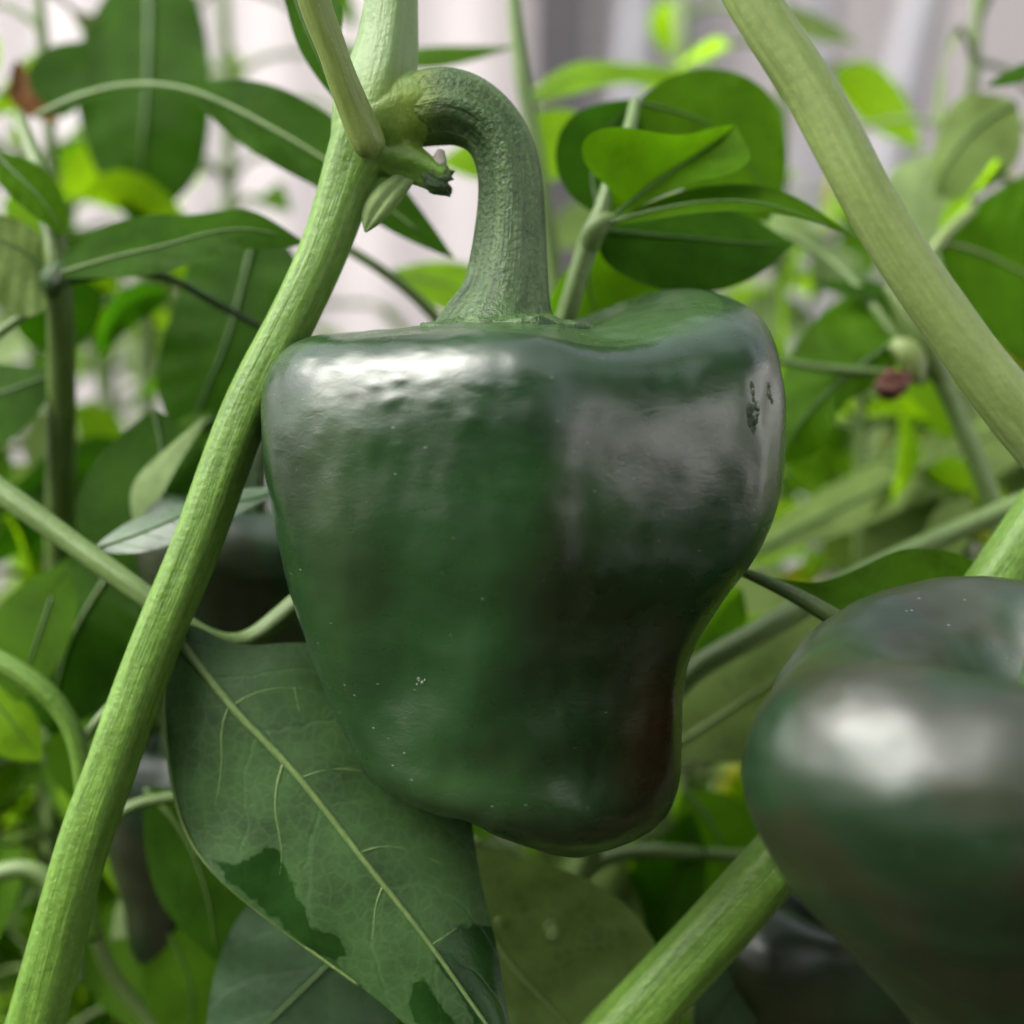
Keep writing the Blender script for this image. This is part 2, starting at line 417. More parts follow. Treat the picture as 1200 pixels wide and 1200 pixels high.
def wall_pole(name, px0, py0, px1, py1, w, d, mat, label, square=False):
    """straight pole passing through two pixels at depth d (units), run on down to the soil and up"""
    a, b = W(px0, py0, d), W(px1, py1, d)
    v = (b - a) / (b - a)[2]
    bot = a + v * (0.0 - a[2]); top = a + v * (2.75 - a[2])
    r = w / 2 * U * (D + d) / D
    t = thing(name, label, 'post')
    t.location = bot
    rel = lambda p: tuple(np.asarray(p) - bot)
    if square:
        V = []
        for c in (bot - [0, 0, .02], top):
            for sx_, sy_ in ((-1, -1), (1, -1), (1, 1), (-1, 1)):
                V.append(rel(c + np.array([sx_ * r, sy_ * r, 0])))
        F = [(0, 1, 5, 4), (1, 2, 6, 5), (2, 3, 7, 6), (3, 0, 4, 7), (4, 5, 6, 7), (3, 2, 1, 0)]
        add('shaft', to_mesh('shaft', V, F, smooth=False), mat, t)
    else:
        P = [(*rel(bot - v * .02), r), (*rel((bot + top) / 2), r), (*rel(top), r)]
        V, F, sa = tube_geo(P, n=8, m=20, world=True)
        add('shaft', to_mesh('shaft', V, F), mat, t)
    # foot plate
    k = r * 1.7
    add('foot_plate', box_mesh('foot_plate', -k, k, -k, k, -.01, .035), mat, t)
    return t

def foliage_mass(name, label, boxes, n, size, mat, seed, kind):
    rng = np.random.RandomState(seed); V = []; F = []; uv = []
    for i in range(n):
        c, r = boxes[rng.randint(len(boxes))]
        v = rng.normal(size=3); v /= np.linalg.norm(v); p = np.array(c) + np.array(r) * v * rng.uniform(.55, 1.0)
        a, b = rng.normal(size=3), rng.normal(size=3); a /= np.linalg.norm(a); b -= a * (a @ b); b /= np.linalg.norm(b)
        s_ = size * rng.uniform(.6, 1.3); k = len(V)
        V += [p, p + a * s_ * .5 + b * s_ * .25, p + a * s_, p + a * s_ * .5 - b * s_ * .25]; F.append((k, k + 1, k + 2, k + 3))
        uv += [(0, 0, 0), (.5, 1, 0), (1, 0, 0), (.5, -1, 0)]
    return to_mesh(name, V, F, {'lf': np.array(uv)}, smooth=False)
# added out of view for the skin to mirror: hedge behind the lens, white sheet wall and trees to the right
dW = (YW - .12) / U
wall_pole('post', 657, 0, 654, 200, 70, dW, M_POST, 'wide dark upright post behind the arched fruit stalk, against the pale wall', True)
wall_pole('metal_pipe', 752, 0, 742, 120, 44, dW - 800, M_PIPE, 'light grey upright pipe just right of the wide dark post')
wall_pole('metal_pipe', 962, 0, 956, 120, 30, dW - 400, M_PIPE, 'thin grey pipe just right of the thick pale stem at the top')
wall_pole('metal_pipe', 1066, 70, 1036, 200, 44, dW - 1500, M_PIPE, 'slanting grey pipe between bright leaves at the upper right')
wall_pole('metal_pipe', 812, 0, 806, 120, 18, dW - 100, M_PIPE, 'faint narrow upright pipe between the two grey pipes and the thick stem')

# ------------------------------------------------------------------ leaves
def poly_resample(P, n):
    return spl([(p[0], p[1], p[2] if len(p) > 2 else 0) for p in P], n)

def leaf_geo(mid, left, right, nu=44, nv=9, camber=0.0, wave=0.0, seed=0, dl=0.0, dr=0.0):
    """mid/left/right: pixel(+depth) polylines base->tip; edge depth = mid depth + dl/dr if not given"""
    M = poly_resample(mid, nu)
    def edge(E, dd):
        E2 = []
        for i, p in enumerate(E):
            if len(p) > 2: E2.append(p)
            else:
                t = i / (len(E) - 1); k = int(round(t * (nu - 1)))
                E2.append((p[0], p[1], M[k, 2] + dd * math.sin(math.pi * min(max(t, 0), 1))))
        return poly_resample(E2, nu)
    L = edge(left, dl); R = edge(right, dr)
    rows = []; uvs = []
    rng = random.Random(seed)
    for j in range(-nv, nv + 1):
        v = j / nv; E = L if v < 0 else R; a = abs(v)
        q = M * (1 - a) + E * a
        q[:, 2] += -camber * math.sin(math.pi * a) * np.sin(np.linspace(0, math.pi, nu))
        u = np.linspace(0, 1, nu)
        if wave: q[:, 2] += wave * a * a * np.sin(u * 2 * math.pi * 2.3 + seed + (1.3 if v < 0 else 0)) * np.sin(u * math.pi)
        if wave: q[:, 2] += wave * .35 * a * np.sin(u * 2 * math.pi * 7 - a * 4 + seed) * np.sin(u * math.pi)
        rows.append(q); uvs.append(np.stack([u, np.full(nu, v), np.full(nu, rng.random())], 1))
    Q = np.concatenate(rows); uv = np.concatenate(uvs)
    V = np.array([W(*q) for q in Q])
    return V, grid_faces(2 * nv + 1, nu), uv, M, L, R

def leaf(parent, mat, mid, left, right, rib=None, ribmat='rib', veins=False, thick=0.00022, name='leaf', attrs_fn=None, label=None, **kw):
    V, F, uv, M, L, R = leaf_geo(mid, left, right, **kw)
    at = {'lf': uv}
    if attrs_fn:
        s = (D * U + V[:, 1]) / (D * U)
        px = V[:, 0] / (U * s) + 600; py = 600 - (V[:, 2] - ZC) / (U * s)
        at.update(attrs_fn(px, py))
    o = add(name, to_mesh(name, V, F, at), LF[mat], parent)
    if label: o['label'] = label
    if rib:
        n = len(M); pts = [(M[i, 0], M[i, 1], M[i, 2] - 1.0, rib * .75 * (1 - .8 * i / (n - 1))) for i in range(0, n, max(1, n // 9))]
        tube('midrib', pts, ST[ribmat], o, n=40, m=10, noise=.06)
    return o, M, L, R

def wleaf(parent, mat, pts, w, tilt=0.0, fold=0.3, peak=.38, rib=None, asym=0.0, seed=0, nu=30, nv=5, wave=None, blunt=1.0, **kw):
    """leaf from a midrib polyline (px, py, depth), half width w px; tilt: rotation about the midrib in radians"""
    M = poly_resample(pts, 24); n = len(M)
    T = np.gradient(M, axis=0); T /= np.linalg.norm(T, axis=1)[:, None]
    Lp = []; Rp = []
    for i in range(n):
        t = i / (n - 1)
        e = math.log(.5) / math.log(peak)
        ww_ = w * max(0.0, math.sin(math.pi * t ** e)) ** (.85 * blunt)
        S = np.cross(T[i], [0, 0, 1.0]); S /= np.linalg.norm(S) + 1e-9
        Nn = np.cross(S, T[i])
        for sgn, lst, fo in ((-1, Lp, fold), (1, Rp, -fold)):
            an = tilt + fo
            lst.append(M[i] + sgn * (S * math.cos(an) + Nn * math.sin(an)) * ww_ * (1 + sgn * asym))
    step = slice(0, None, 3)
    cut = lambda l: l[step] + ([l[-1]] if (n - 1) % 3 else [])
    return leaf(parent, mat, [tuple(p) for p in M], [tuple(p) for p in cut(Lp)], [tuple(p) for p in cut(Rp)],
                rib=rib, seed=seed, nu=nu, nv=nv, wave=(w * .12 if wave is None else wave), **kw)

# ------------------------------------------------------------------ peppers
ANG = np.arange(12) * 30.0
def periodic(vals, th):
    """periodic smooth interpolation of 12 values (trigonometric, gently low-passed)"""
    c = np.fft.rfft(vals) / 12
    out = np.full(th.shape, c[0].real)
    for k in range(1, 7):
        f = 1.0 if k < 6 else .5
        g = 2 * c[k] * f
        out = out + g.real * np.cos(k * th) - g.imag * np.sin(k * th)
    return out

def pepper_geo(rows, nth=300, ns=300, kd=.86):
    """rows: (py, cx, cd, halfwidth, shape[12], zoff[12]) -> grid of (px, py, d)"""
    th = np.linspace(0, 2 * math.pi, nth, endpoint=False)
    K = []
    for py, cx, cd, w, sh, zo in rows:
        r = periodic(np.array(sh, float), th) * w
        z = periodic(np.array(zo, float), th)
        K.append(np.stack([cx + r * np.cos(th), py + z, cd + kd * r * np.sin(th)], 1).ravel())
    K = np.array(K)
    Q = nspl(np.arange(len(K), dtype=float), K, np.linspace(0, len(K) - 1, ns))
    return Q.reshape(ns, nth, 3)

def grid_normals(Q):
    du = np.gradient(Q, axis=0); dv = np.roll(Q, -1, 1) - np.roll(Q, 1, 1)
    N = np.cross(du, dv); N /= np.linalg.norm(N, axis=2)[..., None] + 1e-9
    c = Q.reshape(-1, 3).mean(0)
    if ((Q - c) * N).sum() < 0: N = -N
    return N

FLAT = [1.0] * 12
Z0 = [0] * 12
#        0    30   60   90   120  150  180  210  240  270  300  330
UP   = [1.00, .98, .93, .86, .93, .98, 1.0, .995, .89, .915, .90, 1.01]
MIDS = [1.00, .97, .90, .86, .92, .98, 1.0, 1.00, .90, .925, .91, 1.01]
LOW  = [1.00, .95, .88, .86, .92, .98, 1.0, .98, .92, .95, .93, 1.01]
BOT  = [1.00, .94, .88, .88, .94, .98, 1.0, .98, .95, .98, .98, 1.01]
RIM  = [-46, -74, -52, -8, 8, 2, 2, 12, 16, 20, 30, -4]
BZ   = [6, 4, 0, -6, -10, -14, -20, -24, -10, 8, 16, 12]
def sc_(a, k): return [x * k for x in a]
rows = [
    (391, 598, 0, 6, FLAT, Z0),
    (388, 598, 0, 50, FLAT, Z0),
    (386, 600, 0, 105, FLAT, sc_(RIM, .12)),
    (388, 606, 0, 160, UP, sc_(RIM, .5)),
    (391, 611, 0, 212, UP, sc_(RIM, .88)),
    (400, 613, 0, 254, UP, sc_(RIM, 1.0)),
    (422, 612, 0, 281, UP, sc_(RIM, .9)),
    (455, 611, 0, 294, UP, sc_(RIM, .6)),
    (505, 612, 0, 298, UP, sc_(RIM, .3)),
    (560, 613, 0, 294, UP, Z0),
    (615, 611, 0, 283, MIDS, Z0),
    (665, 604, 0, 266, MIDS, Z0),
    (712, 592, 0, 241, MIDS, Z0),
    (757, 586, 0, 223, LOW, Z0),
    (800, 588, 0, 210, LOW, Z0),
    (842, 596, 0, 201, LOW, sc_(BZ, .2)),
    (882, 606, 0, 190, LOW, sc_(BZ, .4)),
    (918, 613, 0, 179, BOT, sc_(BZ, .7)),
    (947, 621, 0, 152, BOT, BZ),
    (966, 630, 0, 112, BOT, BZ),
    (978, 638, 0, 68, BOT, sc_(BZ, .9)),
    (982, 642, 0, 30, FLAT, sc_(BZ, .5)),
    (982, 643, 0, 3, FLAT, Z0),
]

def gauss2(Q, x, y, sx, sy, rot=0.0):
    dx = Q[..., 0] - x; dy = Q[..., 1] - y
    c, s = math.cos(rot), math.sin(rot)
    a = dx * c + dy * s; b = -dx * s + dy * c
    return np.exp(-(a / sx) ** 2 - (b / sy) ** 2)

def build_main_pepper(parent):
    Q = pepper_geo(rows)
    N = grid_normals(Q)
    front = np.clip(-N[..., 1 + 1], 0, 1) if False else (Q[..., 2] < 0).astype(float)
    d = np.zeros(Q.shape[:2])
    soft = np.clip(-Q[..., 2] / 60, 0, 1)
    for x, y, sx, sy, rot, amp in (
            (478, 790, 42, 56, .35, -13), (452, 735, 34, 80, .2, -7),     # dent low on the left lobe
            (470, 897, 60, 40, .5, 11), (560, 930, 50, 40, 0, 6),
            (547, 968, 22, 34, .3, -12),                                    # notch in the lower edge
            (560, 800, 40, 110, .5, 5),
            (636, 600, 42, 250, .06, 6), (500, 600, 70, 120, 0, -4), (668, 640, 16, 120, .08, -2.5),       # blunt front ridge
            (735, 540, 50, 90, 0, 3), (752, 720, 34, 70, .3, -6),
            (760, 880, 34, 80, .1, 2), (845, 480, 40, 60, 0, 3),
            (690, 395, 45, 26, 0, -8), (884, 480, 9, 26, .1, -3)):
        d += amp * gauss2(Q, x, y, sx, sy, rot) * soft
    P = Q / 110
    d += 2.8 * rnoise(P.reshape(-1, 3) * np.array([1.3, .8, 1.3]), 11).reshape(d.shape)
    # small bumps on the upper left shoulder
    rng = np.random.RandomState(4)
    for _ in range(70):
        x, y = rng.normal(475, 60), rng.normal(470, 22)
        d += rng.uniform(.25, .8) * gauss2(Q, x, y, rng.uniform(4, 9), rng.uniform(3, 5)) * front
    fade = np.ones(Q.shape[0]); fade[:30] = np.linspace(0, 1, 30); fade[-20:] = np.linspace(1, .3, 20)
    Q2 = Q + N * (d * fade[:, None])[..., None]
    V = np.stack([(Q2[..., 0] - 600) * U, Q2[..., 2] * U, ZC + (600 - Q2[..., 1]) * U], -1).reshape(-1, 3)
    brown_tint = .75 * gauss2(Q, 762, 850, 46, 110, .1) + .12 * gauss2(Q, 700, 720, 60, 90, .2) + .12 * gauss2(Q, 650, 660, 30, 110)  # reddish brown band painted low on the right lobe
    pale = .25 * gauss2(Q, 410, 640, 40, 160) + .2 * gauss2(Q, 560, 900, 100, 50) + .5 * gauss2(Q, 655, 400, 130, 9) + .35 * gauss2(Q, 470, 940, 60, 25)
    pale = pale * soft + .5 * gauss2(Q, 740, 372, 80, 22) * (Q[..., 2] < 60)
    pale[:60] = np.maximum(pale[:60], .35)
    me = to_mesh('body', V, grid_faces(Q.shape[0], Q.shape[1], True), {'brown_tint': np.clip(.85 * brown_tint * soft, 0, 1).ravel(), 'pale': np.clip(pale, 0, 1).ravel()})
    add('body', me, PEP, parent)
    return Q2, grid_normals(Q2)

def ribbed_stalk(parent, pts, mat, ribs=5, amp=.055, n=130, m=72, noise=.02, name='stalk'):
    V, F, sa = tube_geo(pts, n=n, m=m, ribs=ribs, rib_amp=amp, noise=noise, seed=3, twist=.35)
    px = V[:, 0] / U + 600; py = 600 - (V[:, 2] - ZC) / U
    yel = np.clip(.85 * np.exp(-((px - 486) / 26) ** 2 - ((py - 130) / 60) ** 2), 0, 1)
    pale = np.clip(.22 * (vnoise(sa * np.array([2.5, 2.5, .35]), 9) > .35), 0, 1)
    return add(name, to_mesh(name, V, F, {'sc': sa, 'yel': yel, 'pale': pale}), mat, parent)

pep = thing('pepper', 'large glossy dark green pepper hanging in the centre from its arched stalk', 'pepper', None)
QM, NM = build_main_pepper(pep)

def on_surface(px, py):
    """front surface depth of the main pepper at a pixel-like (x, y)"""
    A = QM.reshape(-1, 3); B = NM.reshape(-1, 3)
    k = np.where(A[:, 2] < 70)[0]
    S = (D + A[k, 2]) / D
    X = 600 + (A[k, 0] - 600) / S; Y = 600 + (A[k, 1] - 600) / S
    dd = (X - px) ** 2 + (Y - py) ** 2
    near = np.where(dd < dd.min() + 12)[0]
    j = near[np.argmin(A[k[near], 2])]
    return A[k[j]], B[k[j]]

def ortho(p): return np.array([(p[0] - 600) * U, p[2] * U, ZC + (600 - p[1]) * U])

def scar(outline_c, name, mat, nr=7, lift=1.2, jag=.25, seed=0):
    """blister-like scar: list of (px, py, radius) beads merged into one lumpy ridge"""
    rng = np.random.RandomState(seed); V = []; F = []
    for (x, y, r) in outline_c:
        c, nn = on_surface(x, y)
        nn = np.array([nn[0], nn[1], nn[2]])
        r = r * 1.25; t1 = np.cross(nn, [0, 1.0, 0]); t1 /= np.linalg.norm(t1) + 1e-9; t2 = np.cross(nn, t1)
        k = len(V); m_ = 12
        V.append(ortho(c + nn * r * .4 * lift))
        for ring, (f, h) in enumerate(((.55, .38), (1.0, .02), (1.15, -.4))):
            for j in range(m_):
                a = 2 * math.pi * j / m_
                q = r * f * (1 + jag * rng.uniform(-1, 1))
                V.append(ortho(c + t1 * math.cos(a) * q * .75 + t2 * math.sin(a) * q + nn * r * h * lift * rng.uniform(.6, 1.3)))
        for j in range(m_): F.append((k, k + 1 + j, k + 1 + (j + 1) % m_))
        for ring in range(2):
            for j in range(m_):
                a_ = k + 1 + ring * m_ + j; b_ = k + 1 + ring * m_ + (j + 1) % m_
                F.append((a_, a_ + m_, b_ + m_, b_))
    return add(name, to_mesh(name, V, F), mat, pep)
o = scar([(884, 452, 4), (882, 459, 3.5), (885, 467, 2.5), (888, 475, 4.5), (882, 484, 6.5), (885, 491, 7), (881, 497, 5), (887, 482, 5), (884, 503, 4), (884, 510, 2.2)], 'scar', M_SCARD, lift=.25, seed=3)
o['label'] = 'dark cracked scar low on the right shoulder'
o = scar([(887, 470, 2.2), (888, 478, 3), (886, 487, 3.4), (883, 492, 2.2), (889, 485, 2), (885, 457, 1.6)], 'scar', M_SCAR, lift=2.0, seed=8)
o['label'] = 'raised pale cork in the cracked scar'
o = scar([(903, 452, 4), (904, 460, 5), (905, 467, 3)], 'scar', M_SCAR, lift=.9, seed=5)
o['label'] = 'small pale scar at the right edge'
o = scar([(489, 797, 2.4), (493, 803, 2.2), (487, 805, 1.6), (497, 799, 1.2)], 'skin_fleck', M_SCAR, lift=.6, seed=6)

PEDP = [(470, 134, 0, 38), (503, 126, 0, 42), (536, 126, 0, 42), (572, 146, 0, 37.5), (593, 182, 0, 36), (600, 228, 0, 37.5),
        (599, 275, 0, 41), (596, 318, 0, 46), (592, 350, 0, 53), (588, 372, 0, 66), (587, 388, 0, 80)]
ribbed_stalk(pep, PEDP, ST['ped'])
# calyx: ragged rough collar in the hollow round the stalk foot
def calyx(parent, c, r, lobes, mat, seed=1, up=6, toworld=ortho, M=None):
    rng = np.random.RandomState(seed); nth, nr = 96, 12; V = []; sa = []
    th = np.linspace(0, 2 * math.pi, nth, endpoint=False)
    edge = 1 + .13 * np.cos(lobes * th + .6) + .05 * np.cos(11 * th + 2) + .03 * rng.normal(size=nth)
    for i in range(nr):
        f = i / (nr - 1)
        for j in range(nth):
            R = r * (.45 + .55 * f * edge[j])
            h = up * (1 - f) ** 1.3 + 2.2 * math.sin(th[j] * 9 + f * 7) * f + rng.normal() * .9
            p = np.array([R * math.cos(th[j]), -h - 2.5 * (1 - f), R * math.sin(th[j])])
            V.append(toworld(np.array(c) + p)); sa.append((math.cos(th[j]), math.sin(th[j]), f * 2))
    for j in range(nth):
        R = r * (.45 + .55 * edge[j])
        V.append(toworld(np.array(c) + [R * math.cos(th[j]), 6, R * math.sin(th[j])])); sa.append((math.cos(th[j]), math.sin(th[j]), 2.2))
    return add('calyx', to_mesh('calyx', V, grid_faces(nr + 1, nth, True), {'sc': np.array(sa)}), mat, parent)
calyx(pep, (596, 388, 0), 106, 5, ST['ped'], up=15)

# generic lobed pepper for the neighbours, built round its own axis (x, depth, up) and turned
def lobed_pepper(label, at, size, length, R3, lobes=3, ph=0.0, seed=1, stalk=None, taper=.45, nth=160, ns=150, group=None, category='pepper', amp=.06):
    t = thing('pepper', label, category, group)
    base = W(*at); k = U * (D + at[2]) / D
    th = np.linspace(0, 2 * math.pi, nth, endpoint=False)
    prof = [(.02, .22), (.16, .20), (.36, .10), (.60, .0), (.82, .015), (.96, .10), (1.0, .22), (.97, .36), (.88, .50), (.76, .64), (.66, .76), (.58, .86), (.44, .95), (.24, 1.0), (.02, 1.0)]
    K = []
    for i, (r, z) in enumerate(prof):
        g = 1 / (1 + math.exp(-(i - 2.5) * 1.5))
        tp = 1 if z < .25 or i < 6 else 1 - (1 - taper) * ((z - .22) / .78) ** 1.2 * .6
        lob = 1 + g * (amp * np.cos(lobes * th + ph) + .03 * np.cos(2 * th + ph * 2) + .012 * np.cos(7 * th + ph))
        zz = z * length - (18 * np.cos(lobes * th + ph) + 10 * np.cos(2 * th)) * (g if z < .3 else .3) * size / 300
        K.append(np.stack([r * size * tp * lob * np.cos(th), r * size * tp * lob * np.sin(th) * .93, -zz], 1).ravel())
    Q = nspl(np.arange(len(K), dtype=float), np.array(K), np.linspace(0, len(K) - 1, ns)).reshape(ns, nth, 3)
    N = grid_normals(Q); d = 5.0 * rnoise(Q.reshape(-1, 3) / 120, seed).reshape(ns, nth)
    Q = Q + N * d[..., None]
    V = (Q.reshape(-1, 3) * k) @ R3.T + base
    z = np.zeros(len(V))
    rp_ = np.clip(.5 * vnoise(Q.reshape(-1, 3) / 190, seed + 5) + .05, 0, .18)
    add('body', to_mesh('body', V, grid_faces(ns, nth, True), {'brown_tint': rp_, 'pale': z}), PEP2, t)
    if stalk:
        P = []
        for (x, y, z_, r) in stalk:
            p = R3 @ (np.array([x, y, z_]) * k) + base; P.append((*p, r * k))
        Vt, Ft, sa = tube_geo(P, n=60, m=40, ribs=5, rib_amp=.06, noise=.03, world=True)
        add('stalk', to_mesh('stalk', Vt, Ft, {'sc': sa}), ST['ped'], t)
        tow = lambda p: R3 @ (np.array([p[0], p[2], -p[1]]) * k) + base
        calyx(t, (0, .19 * length, 0), size * .25, 5, ST['ped'], seed=seed, toworld=tow)
    return t

def axis_frame(up, roll=0.0):
    u = np.array(up, float); u /= np.linalg.norm(u)
    x = np.cross([0, 1, 0], u) if abs(u[1]) < .95 else np.cross([1, 0, 0], u)
    x /= np.linalg.norm(x); y = np.cross(u, x)
    c, s = math.cos(roll), math.sin(roll)
    return np.stack([x * c + y * s, -x * s + y * c, u], 1)

PH = 3.3
rp2 = lobed_pepper('blurred dark pepper nearest the lens, cut off by the right edge of the frame',
             (1208, 734, -270), 376, 650, axis_frame((-.16, -.13, .97)), lobes=3, ph=1.1, seed=21, taper=.30, amp=.10,
             stalk=[(20, 0, -140, 60), (24, 0, -90, 46), (34, 6, -40, 36), (80, 14, 10, 33), (170, 20, 50, 33), (320, 10, 100, 34)])
lobed_pepper('near black pepper in deep shade between the diagonal stem and the central pepper', (292, 585, 330), 130, 270, axis_frame((.05, -.1, 1)), ph=.5, seed=31, stalk=[(0, 0, -50, 24), (0, 0, 10, 18), (14, 10, 90, 18), (50, 40, 130, 20)])
lobed_pepper('dark pepper half hidden behind the thick stem at the lower left', (205, 870, 420), 85, 270, axis_frame((.08, -.05, 1)), ph=1.5, seed=41, stalk=[(0, 0, -40, 20), (0, 0, 10, 14), (10, 5, 70, 14)])
lobed_pepper('blurred dark pepper below the green stem at the bottom right, under the close pepper', (985, 1040, 260), 150, 330, axis_frame((-.1, -.25, .95)), ph=2.2, seed=51, stalk=[(0, 0, -50, 26), (0, 0, 20, 20), (20, 5, 120, 20)])

# water drop under the close pepper's lower left edge
def drop(label, c, r, parent=None):
    V = []; n1, n2 = 12, 18
    cw = W(*c); k = U * (D + c[2]) / D
    for i in range(n1 + 1):
        ph_ = math.pi * i / n1
        for j in range(n2):
            th_ = 2 * math.pi * j / n2
            q = np.array([math.sin(ph_) * math.cos(th_), math.sin(ph_) * math.sin(th_) * .6, math.cos(ph_) * .5])
            c_, s_ = math.cos(-.75), math.sin(-.75)
            q = np.array([q[0] * c_ - q[2] * s_, q[1], q[0] * s_ + q[2] * c_])
            V.append(cw + q * r * k)
    o = add('water_drop', to_mesh('water_drop', V, grid_faces(n1 + 1, n2, True)), M_WATER)
    tag(o, label, 'water drop')
drop('glinting water drop clinging to the lower left edge of the close pepper', (985, 1090, -215), 12)

# ------------------------------------------------------------------ the plant that carries the central pepper
plant = thing('pepper_plant', 'plant whose thick diagonal stem and knobbly joint carry the central pepper', 'plant', None)
SP = [(-140, 1650, 60, 33), (-20, 1370, 30, 33), (40, 1200, 12, 33), (94, 1000, 2, 31), (129, 900, 0, 30), (164, 800, 0, 29.5), (204, 700, 0, 29), (244, 600, 0, 29), (280, 500, 0, 29),
      (328, 400, 0, 28.5), (376, 300, 0, 29), (408, 210, 0, 33), (430, 160, 0, 42)]
BR = [(428, 175, 0, 40), (440, 120, 2, 44), (450, 70, 3, 38), (457, 20, 4, 32), (462, -60, 6, 29), (475, -200, 20, 28), (500, -500, 60, 26)]
PD = [(425, 158, 0, 40), (450, 142, 0, 47), (472, 132, 0, 45), (490, 128, 0, 42), (508, 126, 0, 36)]
SB = [(430, 168, -2, 34), (462, 182, -6, 27), (490, 196, -10, 20), (508, 206, -12, 17), (518, 212, -12, 17)]
def build_node():
    parts = [tube_geo(SP, n=160, m=40, ribs=5, rib_amp=.035, noise=.02, seed=2),
             tube_geo(BR, n=60, m=36, ribs=4, rib_amp=.06, noise=.04, seed=5),
             tube_geo(PD, n=20, m=36, noise=.03), tube_geo(SB, n=24, m=30, noise=.14, seed=8)]
    V = []; F = []
    for v, f, _ in parts:
        k = len(V); V.extend(v.tolist()); F.extend([tuple(i + k for i in q) for q in f])
    me = to_mesh('tmp', V, F); ob = bpy.data.objects.new('tmp', me); col.objects.link(ob)
    md = ob.modifiers.new('r', 'REMESH'); md.mode = 'VOXEL'; md.voxel_size = 2.1 * U; md.use_smooth_shade = True
    ms = ob.modifiers.new('s', 'SMOOTH'); ms.factor = .5; ms.iterations = 7
    dg = bpy.context.evaluated_depsgraph_get()
    me2 = bpy.data.meshes.new_from_object(ob.evaluated_get(dg))
    bpy.data.objects.remove(ob); me2.name = 'stem'
    nV = len(me2.vertices); A = np.empty(nV * 3, np.float32); me2.vertices.foreach_get('co', A); A = A.reshape(-1, 3).astype(float)
    path = spl(SP[:-1] + BR[1:], 400); C = np.array([W(*p[:3]) for p in path])
    T, Nn, B = frames(C); L = np.concatenate([[0], np.cumsum(np.linalg.norm(np.diff(C, axis=0), axis=1))])
    sa = np.zeros((nV, 3)); 
    for s in range(0, nV, 20000):
        q = A[s:s + 20000]; dd = ((q[:, None, ::1] - C[None, ::2]) ** 2).sum(2); k = dd.argmin(1) * 2
        dv = q - C[k]; a = np.arctan2((dv * B[k]).sum(1), (dv * Nn[k]).sum(1))
        sa[s:s + 20000] = np.stack([np.cos(a), np.sin(a), L[k] / (30 * U)], 1)
    s = (D * U + A[:, 1]) / (D * U); px = A[:, 0] / (U * s) + 600; py = 600 - (A[:, 2] - ZC) / (U * s)
    g = lambda x, y, sx, sy: np.exp(-((px - x) / sx) ** 2 - ((py - y) / sy) ** 2)
    pale = np.clip(.75 / (1 + np.exp((py - 95) / 16)) + .25 * g(385, 170, 16, 60) + .12 * (vnoise(sa * 1.2, 3) > .6) * (py < 130), 0, 1)
    yel = np.clip(.95 * g(480, 138, 26, 36) + .45 * g(455, 110, 40, 25), 0, 1)
    # fine wrinkles where the fruit stalk joins
    d = np.where((px > 470) & (px < 500) & (py < 185), .6 * np.sin(px * 1.1 + 2 * np.sin(py * .2)), 0)
    for nm, a in (('pale', pale), ('yel', yel)):
        at = me2.attributes.new(nm, 'FLOAT', 'POINT'); at.data.foreach_set('value', a.astype(np.float32))
    at = me2.attributes.new('sc', 'FLOAT_VECTOR', 'POINT'); at.data.foreach_set('vector', sa.astype(np.float32).ravel())
    me2.polygons.foreach_set('use_smooth', [True] * len(me2.polygons))
    add('stem', me2, ST['main'], plant)
build_node()

# broken flower-stalk stub: jagged dark end and a dried cut face
def jag_stub():
    rng = np.random.RandomState(2); V = []; F = []; m_ = 22
    path = spl([(500, 202, -11, 17), (514, 210, -12, 17.5), (526, 214, -12, 15)], 8)
    C = np.array([W(*p[:3]) for p in path]); T, Nn, B = frames(C)
    sa = []
    for i in range(8):
        for j in range(m_):
            a = 2 * math.pi * j / m_; r = path[i, 3] * U * (1 + .12 * rng.uniform(-1, 1))
            ex = (rng.uniform(-2, 7) * U * T[i]) if i == 7 else 0
            V.append(C[i] + (math.cos(a) * Nn[i] + math.sin(a) * B[i]) * r + ex); sa.append((math.cos(a), math.sin(a), i / 4))
    F = grid_faces(8, m_, True); V.append(C[-1] - T[-1] * 4 * U); sa.append((0, 0, 2))
    for j in range(m_): F.append((7 * m_ + j, 7 * m_ + (j + 1) % m_, 8 * m_))
    o = add('stub', to_mesh('stub', V, F, {'sc': np.array(sa)}), ST['ped'], plant); o['label'] = 'broken dark end of a lost fruit stalk'
    V, F, sa = tube_geo([(517, 176, -14, 4), (515, 186, -15, 8), (513, 197, -15, 9.5), (509, 205, -14, 6)], n=14, m=16, noise=.1)
    add('cut_face', to_mesh('cut_face', V, F, {'sc': sa}), M_CUT, o)
jag_stub()
# pale bract under the joint
leaf(plant, 'pale', [(478, 206, -20), (455, 228, -24), (436, 255, -22), (428, 272, -20)], [(470, 200), (438, 222), (424, 248), (427, 272)], [(488, 208), (470, 236), (448, 260), (429, 273)],
     camber=7, nu=20, nv=4, dl=8, dr=6, name='bract')
# clipped leaf stalk crossing in front of the joint
tube('clipped_leafstalk', [(330, -140, -150, 20), (352, -60, -130, 19), (368, 0, -112, 19), (386, 50, -98, 18), (404, 100, -82, 18), (420, 140, -68, 19.5), (430, 163, -60, 20), (434, 172, -57, 18.5), (437, 179, -55, 14), (439, 183, -54, 7)],
     ST['cut'], plant, n=70, m=28, noise=.03, seed=4)

